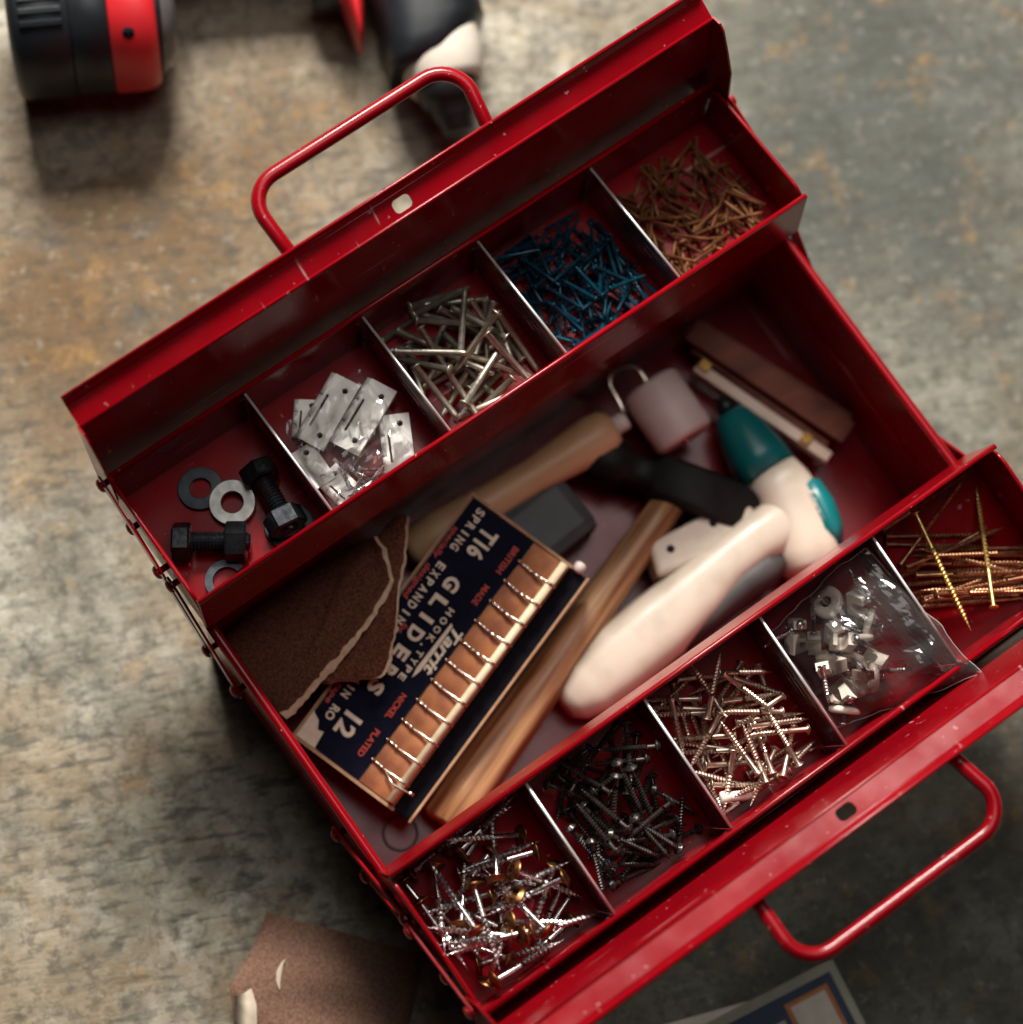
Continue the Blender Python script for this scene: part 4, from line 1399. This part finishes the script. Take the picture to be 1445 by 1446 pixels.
# ribbed strip with hooks
NS = 12
s0, s1 = NV + 0.0006, CW - 0.0012
for i in range(NS):
    x0, x1 = 0.0022 + (CL - 0.0044) * i / NS, 0.0022 + (CL - 0.0044) * (i + 1) / NS
    V, F = [], []
    nn_ = 8
    for q in range(nn_ + 1):
        t = q / nn_
        z = 0.0004 + 0.0010 * math.sin(math.pi * t)
        V += [(x0 + (x1 - x0) * t, s0, z), (x0 + (x1 - x0) * t, s1, z + 0.0004), (x0 + (x1 - x0) * t, s0, -0.0014), (x0 + (x1 - x0) * t, s1, -0.0014)]
    for q in range(nn_):
        a = q * 4
        F += [(a, a + 1, a + 5, a + 4), (a, a + 4, a + 6, a + 2), (a + 1, a + 3, a + 7, a + 5)]
    F += [(0, 2, 3, 1), (nn_ * 4, nn_ * 4 + 1, nn_ * 4 + 3, nn_ * 4 + 2)]
    mb = MB().add(V, F, False)
    link('ribbed_strip', mb.mesh('ribbed_strip', M['orangecard']), K, True)
ry = CW - 0.0040
mb = MB()
mb.tube([(0.002, ry, 0.0034), (CL - 0.003, ry, 0.0034)], 0.0021, n=12)
rod = link('rod', mb.mesh('rod', M['rodwhite']), K, True)
for i in range(NS - 1):
    x = 0.0022 + (CL - 0.0044) * (i + 1) / NS
    big = i < 5
    mb = MB()
    pth = [(x - 0.0002, s0 - 0.0012, 0.0016), (x, s0 + 0.0025, 0.0023), (x + 0.0003, s0 + 0.0065, 0.0026), (x + 0.0002, s0 + 0.0105, 0.0028), (x, ry - 0.0027, 0.0044), (x, ry, 0.0058), (x, ry + 0.0026, 0.0042), (x, ry + 0.0030, 0.0020)]
    mb.tube(pth, 0.00075, n=8)
    mb.tube([(x - 0.0002, s0 - 0.0016, 0.0014), (x - 0.0001, s0 - 0.0002, 0.0018)], 0.0010, n=8, radii=[0.0008, 0.0010])
    mb.tube([(x, s0 + 0.003, 0.0024), (x + 0.0002, s0 + 0.0048, 0.0026), (x + 0.0004, s0 + 0.0066, 0.0027)], 0.001, n=8, radii=[0.0006, 0.0012, 0.0006])
    if big:
        mb.tube([(x + 0.0003, s0 + 0.0075, 0.0028), (x + 0.0006, s0 + 0.0105, 0.0034), (x + 0.0004, s0 + 0.0130, 0.0036)], 0.001, n=8, radii=[0.0007, 0.0013, 0.0007])
    link('hook', mb.mesh('hook', M['wire']), K, True)
mb = MB()
mb.tube([(CL - 0.013, ry - 0.010, 0.0036), (CL - 0.0105, ry - 0.004, 0.0052), (CL - 0.0115, ry + 0.004, 0.0058), (CL - 0.0120, ry + 0.0062, 0.0050)], 0.0006, n=8)
mb.tube([(CL - 0.0119, ry + 0.0050, 0.0056), (CL - 0.0122, ry + 0.0075, 0.0048)], 0.001, n=8)
link('hook', mb.mesh('hook', M['wire']), K, True)
mb = MB()
mb.loft([(Vector((0.0015, CW + 0.0030, -0.0030)), (0, 1, 0), (0, 0, 1), 0.0012, 0.0012), (Vector((0.0005, CW + 0.0030, -0.0030)), (0, 1, 0), (0, 0, 1), 0.0028, 0.0028), (Vector((-0.0030, CW + 0.0028, -0.0030)), (0, 1, 0), (0, 0, 1), 0.0030, 0.0030), (Vector((-0.0042, CW + 0.0028, -0.0030)), (0, 1, 0), (0, 0, 1), 0.0016, 0.0016)], n=14)
link('rod_knob', mb.mesh('rod_knob', M['plug']), K, True)

def lettering(body, x0, x1, y, hgt, mat, shear=0.0, bold=0.0, parent=None, z=0.00005):
    """lettering stretched between x0 and x1 (mm), centred on y, of cap height hgt"""
    me = text_mesh(body, shear, bold)
    co = np.array([v.co for v in me.vertices])
    lo, hi = co.min(0), co.max(0)
    cap = 0.69
    sx = (x1 - x0) * MM / (hi[0] - lo[0])
    sy = hgt * MM / cap
    for v in me.vertices:
        v.co = Vector(((v.co.x - lo[0]) * sx + x0 * MM, (v.co.y - cap / 2) * sy + y * MM, v.co.z * 0.002 + z))
    me.materials.clear()
    me.materials.append(mat)
    o = link('lettering', me, parent, True)
    return o
sc_ = CL / 0.1445
def tx(body, a, b, y, h, mat, shear=0.0, bold=0.0):
    lettering(body, a * sc_, b * sc_, y * CW / 0.060, h, mat, shear, bold, K)
tx('BRITISH', 9, 24, 33.0, 3.0, M['redprint'], 0, 0.02)
tx('MADE', 32, 43, 32.5, 3.0, M['redprint'], 0, 0.02)
tx('NICKEL', 97, 111, 31.5, 3.0, M['redprint'], 0, 0.02)
tx('PLATED', 118, 133, 31.5, 3.0, M['redprint'], 0, 0.02)
tx('T16', 9.5, 25, 18.5, 8.4, M['ivory'], 0, 0.035)
tx('G', 38, 45, 18.4, 7.0, M['ivory'], 0, 0.045)
for ch, a, b in (('L', 49, 55.5), ('I', 60.5, 62.8), ('D', 67.5, 74.5), ('E', 79, 85), ('R', 89, 95.5), ('S', 99, 105.5)):
    tx(ch, a, b, 18.4, 7.0, M['ivory'], 0, 0.045)
tx('12', 119, 130.5, 18.5, 9.0, M['ivory'], 0, 0.035)
for i, ch in enumerate('HOOK'):
    tx(ch, 51 + i * 5.2, 54.4 + i * 5.2, 25.6, 3.2, M['ivory'], 0, 0.03)
tx('.', 72.6, 73.6, 25.6, 4.6, M['ivory'], 0, 0.03)
for i, ch in enumerate('TYPE'):
    tx(ch, 75.5 + i * 4.6, 78.7 + i * 4.6, 25.6, 3.2, M['ivory'], 0, 0.03)
for i, ch in enumerate('SPRING'):
    w_ = 1.0 if ch == 'I' else 3.0
    tx(ch, 4.2 + i * 4.1 + (3.0 - w_) / 2, 4.2 + i * 4.1 + (3.0 + w_) / 2, 8.9, 4.1, M['ivory'], 0, 0.03)
for i, ch in enumerate('EXPANDING'):
    w_ = 1.0 if ch == 'I' else 3.2
    tx(ch, 36 + i * 4.6 + (3.2 - w_) / 2, 36 + i * 4.6 + (3.2 + w_) / 2, 8.9, 4.1, M['ivory'], 0, 0.03)
for i, ch in enumerate('AIN'):
    w_ = 1.0 if ch == 'I' else 3.2
    tx(ch, 104 + i * 3.9 + (3.2 - w_) / 2, 104 + i * 3.9 + (3.2 + w_) / 2, 8.9, 4.1, M['ivory'], 0, 0.03)
tx('RO', 120.5, 128, 8.9, 4.1, M['ivory'], 0, 0.03)
tx('specially', 18, 36, 4.2, 3.0, M['redprint'], 0.15, 0.01)
tx('designed', 40, 60, 4.2, 3.0, M['redprint'], 0.15, 0.01)
tx('for', 69.5, 75, 12.0, 3.2, M['redprint'], 0.3, 0.01)
tx('tape', 111, 122, 4.2, 3.0, M['redprint'], 0.15, 0.01)
tx('Tarrit', 57, 83, 34.2, 5.4, M['ivory'], 0.25, 0.03)
mb = MB()
q = CW / 0.060
plate2d(mb, [(0.0565 * sc_, 0.0292 * q), (0.0835 * sc_, 0.0286 * q), (0.0885 * sc_, 0.0296 * q), (0.0835 * sc_, 0.0310 * q), (0.0575 * sc_, 0.0308 * q)], [], lambda p: Vector((p[0], p[1], 0.00009)), lambda p: Vector((p[0], p[1], -0.0002)))
link('logo_underline', mb.mesh('logo_underline', M['ivory']), K, True)

# ------------------------------------------------------------------ sandpaper sheets
def strip_sheet(name, label, left, right, n, mat, zl, zr, zmid, torn=None, cat='sandpaper', group=None, ragged=0.0, thick=0.0005, back=None, m_sub=10, seed=1):
    """sheet spanned between two polylines (mm), bowed in height"""
    rg = random.Random(seed)
    def samp(P, t):
        d = [0]
        for a, b in zip(P[:-1], P[1:]):
            d.append(d[-1] + math.hypot(b[0] - a[0], b[1] - a[1]))
        s = t * d[-1]
        for i in range(len(P) - 1):
            if s <= d[i + 1] + 1e-9:
                u = (s - d[i]) / max(1e-9, d[i + 1] - d[i])
                return (P[i][0] + (P[i + 1][0] - P[i][0]) * u, P[i][1] + (P[i + 1][1] - P[i][1]) * u)
        return P[-1]
    V, F = [], []
    rim = []
    for i in range(n + 1):
        t = i / n
        a, b = samp(left, t), samp(right, t)
        b = (b[0] + rg.uniform(-ragged, ragged), b[1] + rg.uniform(-ragged, ragged))
        for j in range(m_sub + 1):
            u = j / m_sub
            z = zl(t) * (1 - u) + zr(t) * u + zmid(t) * math.sin(math.pi * u)
            V.append(Vector((a[0] + (b[0] - a[0]) * u, a[1] + (b[1] - a[1]) * u, 0)) * MM + Vector((0, 0, z)))
        rim.append(V[-1].copy())
    N = len(V)
    w_ = m_sub + 1
    V += [v - Vector((0, 0, thick)) for v in V]
    for i in range(n):
        for j in range(m_sub):
            a = i * w_ + j
            F.append((a, a + 1, a + w_ + 1, a + w_))
            F.append((N + a, N + a + w_, N + a + w_ + 1, N + a + 1))
    for i in range(n):
        for j in (0, m_sub):
            a = i * w_ + j
            F.append((a, a + w_, N + a + w_, N + a))
    for j in range(m_sub):
        for i in (0, n):
            a = i * w_ + j
            F.append((a, a + 1, N + a + 1, N + a))
    mb = MB().add(V, F, True)
    o = mb.build(name, mat)
    tag(o, label, cat, group)
    if torn:
        V, F = [], []
        for i in range(n + 1):
            p = rim[i]
            c0 = Vector(V_in(samp(left, i / n))) if False else None
            a = samp(left, i / n)
            d = Vector((a[0] * MM - p.x, a[1] * MM - p.y, 0))
            d = d.normalized() if d.length > 1e-6 else Vector((0, 0, 0))
            wd = torn[0] * (0.40 + 0.9 * abs(noise.noise(Vector((i * 0.17, seed, 0.3)))) + 0.12 * rg.random())
            wd *= torn[1](i / n)
            out = p - d * wd * 0.7 + Vector((0, 0, -0.0001))
            inn = p + d * wd * 0.6 + Vector((0, 0, 0.00025))
            V += [inn, out, out - Vector((0, 0, 0.0004))]
        for i in range(n):
            a = i * 3
            F += [(a, a + 1, a + 4, a + 3), (a + 1, a + 2, a + 5, a + 4), (a, a + 3, a + 5, a + 2)]
        mb = MB().add(V, F, False)
        mb.build('torn_edge', M['torn'], o)
    return o
# sheet lying over the label, under the bigger sheet
strip_sheet('sandpaper', 'torn brown sandpaper scrap lying over the printed navy label', [(-64, 70), (-100, 62), (-138, 40), (-143, 24)], [(-60, 66.5), (-74, 49), (-85, 39), (-97, 24), (-109, 12.5), (-116, 8.0), (-138.5, 20.5)], 40, M['sand'],
            lambda t: 0.062 - 0.006 * t, lambda t: 0.0625 + 0.003 * math.sin(math.pi * t) - 0.0065 * max(0, t - 0.5), lambda t: 0.0015, torn=(0.0016, lambda t: 1.0 if t < 0.8 else 0.25), ragged=0.35, seed=4)
strip_sheet('sandpaper', 'large dark brown sandpaper sheet with torn edge under the rear tray', [(-90, 73), (-120, 73), (-150, 73), (-168, 70), (-169, 45), (-167, 27)], [(-80, 66), (-80, 59), (-83, 51), (-86, 43), (-96, 38), (-105, 34), (-116, 30.5), (-127, 27.5), (-145, 23.5), (-160, 20), (-165.5, 21)], 46, M['sand'],
            lambda t: 0.046 - 0.006 * t, lambda t: 0.0685 + 0.006 * math.sin(math.pi * t) ** 2 - 0.012 * t, lambda t: 0.001 - 0.005 * math.sin(math.pi * t), torn=(0.0034, lambda t: 0.55 + 1.0 * t), ragged=0.4, seed=9)

# ------------------------------------------------------------------ things on the floor
o = strip_sheet('sandpaper', 'curled brown sandpaper piece on the floor below the toolbox corner', [(-222.5, -49.0), (-236, -58), (-258, -69.0), (-268, -88), (-262, -108)], [(-171, -112), (-182, -122), (-196, -134), (-206, -150), (-214, -168)], 30, M['sandfloor'],
            lambda t: 0.0015 + 0.011 * math.sin(math.pi * min(1, t * 1.0)) ** 2, lambda t: 0.0012, lambda t: 0.006 * (1 - t) + 0.004 * math.sin(6 * t) ** 2, seed=2, thick=0.0007, m_sub=16)
mb = MB()
V, F = [], []
lo = [(-252, -66, 0.0098), (-256, -70, 0.0108), (-260, -76, 0.0118), (-264.5, -83, 0.0116), (-268, -90, 0.0106), (-267, -98, 0.0088), (-264, -106, 0.0050)]
for i, (x, y, z) in enumerate(lo):
    t = i / (len(lo) - 1)
    w_ = 10 * math.sin(math.pi * min(1, 0.12 + t * 0.9)) + 0.5
    V += [Vector((x, y, z * 1000 + 0.8)) * MM, Vector((x + w_ * 0.75, y - w_ * 0.75, z * 1000 + 1.6)) * MM, Vector((x + w_ * 0.75, y - w_ * 0.75, z * 1000 + 0.9)) * MM]
for i in range(len(lo) - 1):
    a = i * 3
    F += [(a, a + 1, a + 4, a + 3), (a + 1, a + 2, a + 5, a + 4), (a, a + 3, a + 5, a + 2)]
mb.add(V, F, True)
mb.build('paper_backing', M['creampaper'], o)
sv = [v.co for v in o.data.vertices]
sc_pts = [(-239, -84, 0.3), (-237.5, -80.5, 1.4), (-234.5, -77.0, 1.8), (-231.0, -74.5, 1.0), (-228.5, -73.5, 0.3)]
V, F = [], []
for (x, y, wd) in sc_pts:
    z = max(v.z for v in sv if (v.x * 1000 - x) ** 2 + (v.y * 1000 - y) ** 2 < 30) + 0.0003
    V += [Vector((x * MM - wd * 0.0005, y * MM + wd * 0.0005, z)), Vector((x * MM, y * MM, z + 0.0004)), Vector((x * MM + wd * 0.0005, y * MM - wd * 0.0005, z))]
for i in range(len(sc_pts) - 1):
    a = i * 3
    F += [(a, a + 1, a + 4, a + 3), (a + 1, a + 2, a + 5, a + 4)]
MB().add(V, F, True).build('crease_highlight', M['creampaper'], o)  # pale sliver paints the highlight along the bent crease

# printed card packet and a sheet of paper
K2 = thing('card_packet', (0, 0, 0), 'old printed card packet with navy border and orange frame at the bottom edge', 'card packet')
K2.matrix_basis = frame((-0.0055, -0.2315, 0.0), (-0.987, 0.158, 0), (-0.158, -0.987, 0))
W2, H2, T2 = 0.110, 0.075, 0.0060
mb = MB().box((0, 0, 0), (W2, H2, T2), bev=0.0008)
link('packet', mb.mesh('packet', M['cardgreen']), K2, True)
def frame_plate(a, b, wd, z, mat, name, solid=False):
    mb = MB()
    outer = [(a, b), (W2 - a, b), (W2 - a, H2 - b), (a, H2 - b)]
    hole = [] if solid else [[(a + wd, b + wd), (W2 - a - wd, b + wd), (W2 - a - wd, H2 - b - wd), (a + wd, H2 - b - wd)]]
    plate2d(mb, outer, hole, lambda p: Vector((p[0], p[1], T2 + z)), lambda p: Vector((p[0], p[1], T2 + z - 0.0003)))
    link(name, mb.mesh(name, mat), K2, True)
frame_plate(0.0044, 0.0050, 0.0, 0.0001, M['cardnavy'], 'navy_print', True)
def sub_rect(x0, y0, x1, y1, z, mat, name, hole=0.0):
    mb = MB()
    outer = [(x0, y0), (x1, y0), (x1, y1), (x0, y1)]
    hs = [[(x0 + hole, y0 + hole), (x1 - hole, y0 + hole), (x1 - hole, y1 - hole), (x0 + hole, y1 - hole)]] if hole else []
    plate2d(mb, outer, hs, lambda p: Vector((p[0], p[1], T2 + z)), lambda p: Vector((p[0], p[1], T2 + z - 0.0003)))
    link(name, mb.mesh(name, mat), K2, True)
sub_rect(0.0085, 0.0095, 0.0330, 0.0560, 0.0003, M['cardorange'], 'orange_frame', 0.0024)
sub_rect(0.0109, 0.0119, 0.0306, 0.0536, 0.00025, M['paperwhite'], 'picture_panel')
sub_rect(0.0360, 0.0160, 0.0800, 0.0190, 0.0003, M['cardgreen'], 'printed_line')
mb = MB()
pl = [(-52, -224), (-95, -208), (-120, -262), (-70, -280)]
plate2d(mb, pl, [], lambda p: Vector((p[0], p[1], 2.4)) * MM, lambda p: Vector((p[0], p[1], 1.6)) * MM)
o = mb.build('paper_sheet', M['paperwhite'])
tag(o, 'pale paper sheet partly under the printed card packet', 'paper')

# red and black torch
tr_ = thing('torch', (-0.031, 0.374, 0), 'black and red cylindrical torch lying in the top corner of the picture', 'torch')
axd = Vector((0.883, -0.468, 0)).normalized()
rot = axd.to_track_quat('X', 'Z').to_matrix().to_4x4()
rot.translation = Vector((-0.0308, 0.3745, 0.0402))
def ax_part(name, prof, mat, n=48):
    me = MB().lathe(prof, n=n).mesh(name, mat)
    o = link(name, me, tr_, True)
    o.matrix_parent_inverse = WORLD(tr_).inverted()
    o.matrix_basis = rot
    return o
ax_part('battery_cap', [(-0.0500, 0), (-0.0500, 0.034), (-0.0485, 0.038), (-0.0450, 0.0400), (-0.0215, 0.0402), (-0.0205, 0.0390), (-0.0195, 0.0390), (-0.0195, 0.0)], M['toolblack'])
ax_part('barrel', [(-0.0195, 0), (-0.0195, 0.0386), (-0.0185, 0.0396), (-0.0008, 0.0398), (0.0, 0.0390), (0.0, 0)], M['toolblack'])
rr_ = ax_part('collar', [(0.0, 0), (0.0, 0.0395), (0.0008, 0.0404), (0.0150, 0.0404), (0.0200, 0.0395), (0.0235, 0.0370), (0.0240, 0.0345), (0.0240, 0)], M['toolred'])
ax_part('bezel', [(0.0240, 0), (0.0240, 0.0335), (0.0262, 0.0325), (0.0268, 0.0310), (0.0268, 0)], M['toolblack'])
ax_part('lens', [(0.0268, 0.0305), (0.0310, 0.0285), (0.0345, 0.0200), (0.0352, 0)], M['lens'])
for i in range(3):
    a = R(8 + 9 * i)
    mb = MB()
    mb.box((-0.0440, -0.0016, 0.0396), (-0.0225, 0.0016, 0.0412), lambda q: Matrix.Rotation(a, 4, 'X') @ q, bev=0.0005)
    o = link('rib', mb.mesh('rib', M['toolblack']), tr_, True)
    o.matrix_parent_inverse = WORLD(tr_).inverted()
    o.matrix_basis = rot
hp = Matrix.Rotation(R(8), 4, 'X') @ Vector((0, 0, 0))
for a in (R(38),):
    mb = MB()
    mb.lathe([(0.0, 0.0030), (0.0006, 0.0030), (0.0007, 0.0)], n=18, mat=Matrix.Rotation(a, 4, 'X') @ Matrix.Translation((0.0095, 0, 0.0402)) @ Matrix.Rotation(-math.pi / 2, 4, 'Y'))
    o = link('hole_shade_disc', mb.mesh('hole_shade_disc', M['blackcard']), tr_, True)  # flat black disc painting the dark inside of a hole
    o.matrix_parent_inverse = WORLD(tr_).inverted()
    o.matrix_basis = rot

# cordless drill lying on the floor
d_ = thing('drill', (0.10, 0.27, 0), 'black cordless drill with grey gear casing and red trim behind the upper handle', 'drill')
tipc = Vector((0.0860, 0.2235, 0.0300))
dax = Vector((0.36, 0.93, 0)).normalized()
sdx = dax.cross(zz)
def dsec(t, ra, rb_, e=2.2, off=0.0, z=0.0300):
    return (tipc + dax * t + sdx * off + Vector((0, 0, z - 0.0300)), sdx, zz, ra, rb_, e)
MB().loft([dsec(0.0, 0.0050, 0.0050), dsec(0.0005, 0.0078, 0.0078), dsec(0.008, 0.0092, 0.0092), dsec(0.0085, 0.0104, 0.0104), dsec(0.016, 0.0118, 0.0118), dsec(0.0165, 0.0142, 0.0142), dsec(0.024, 0.0165, 0.0165), dsec(0.027, 0.0170, 0.0170)], n=28).build('chuck', M['chuck'], d_)
MB().loft([dsec(0.026, 0.0180, 0.0180, 2.4), dsec(0.030, 0.0205, 0.0205, 2.6), dsec(0.042, 0.0225, 0.0230, 2.8), dsec(0.060, 0.0235, 0.0245, 2.9), dsec(0.085, 0.0235, 0.0245, 2.9)], n=32).build('gear_casing', M['toolgrey'], d_)
MB().loft([dsec(0.036, 0.0105, 0.0190, 3, -0.0175), dsec(0.042, 0.0180, 0.0250, 3, -0.0105), dsec(0.050, 0.0240, 0.0268, 3, -0.0045), dsec(0.058, 0.0278, 0.0280, 3), dsec(0.100, 0.0285, 0.0288, 3), dsec(0.150, 0.0280, 0.0288, 3), dsec(0.165, 0.0220, 0.0230, 2.6)], n=32).build('motor_housing', M['toolblack'], d_)
for t in (0.070, 0.078, 0.086):
    MB().tube([tipc + dax * t + sdx * s_ + Vector((0, 0, 0.0284 - 0.002 * abs(s_) / 0.02)) for s_ in (-0.012, -0.006, 0, 0.006, 0.012)], 0.0016, n=8).build('vent_rib', M['chuck'], d_)
hdir = Vector((-0.86, 0.50, 0)).normalized()
hs_ = []
for t, ra, rb_ in ((0.0, 0.022, 0.020), (0.03, 0.020, 0.019), (0.07, 0.0185, 0.0180), (0.11, 0.0195, 0.0190), (0.125, 0.026, 0.024), (0.16, 0.027, 0.025)):
    hs_.append((tipc + dax * 0.120 + hdir * t, hdir.cross(zz), zz, ra, rb_, 2.5))
MB().loft(hs_, n=28).build('grip', M['toolblack'], d_)
MB().loft([(mmv(69, 289, 33), sdx, zz, 0.0008, 0.008, 2.2), (mmv(73, 297, 33), sdx, zz, 0.0026, 0.016, 2.2), (mmv(79, 310, 33), sdx, zz, 0.0052, 0.020, 2.2), (mmv(86, 326, 33), sdx, zz, 0.0075, 0.022, 2.2)], n=20).build('red_trim', M['toolred'], d_)
MB().loft([(mmv(62 + 5, 322 + 9, 22), Vector((0.5, 0.86, 0)), zz, 0.006, 0.012, 2.4), (mmv(72 + 5, 317 + 9, 24), Vector((0.5, 0.86, 0)), zz, 0.007, 0.014, 2.4), (mmv(84 + 4, 312 + 6, 26), Vector((0.5, 0.86, 0)), zz, 0.010, 0.016, 2.4)], n=20).build('trigger', M['toolblack'], d_)
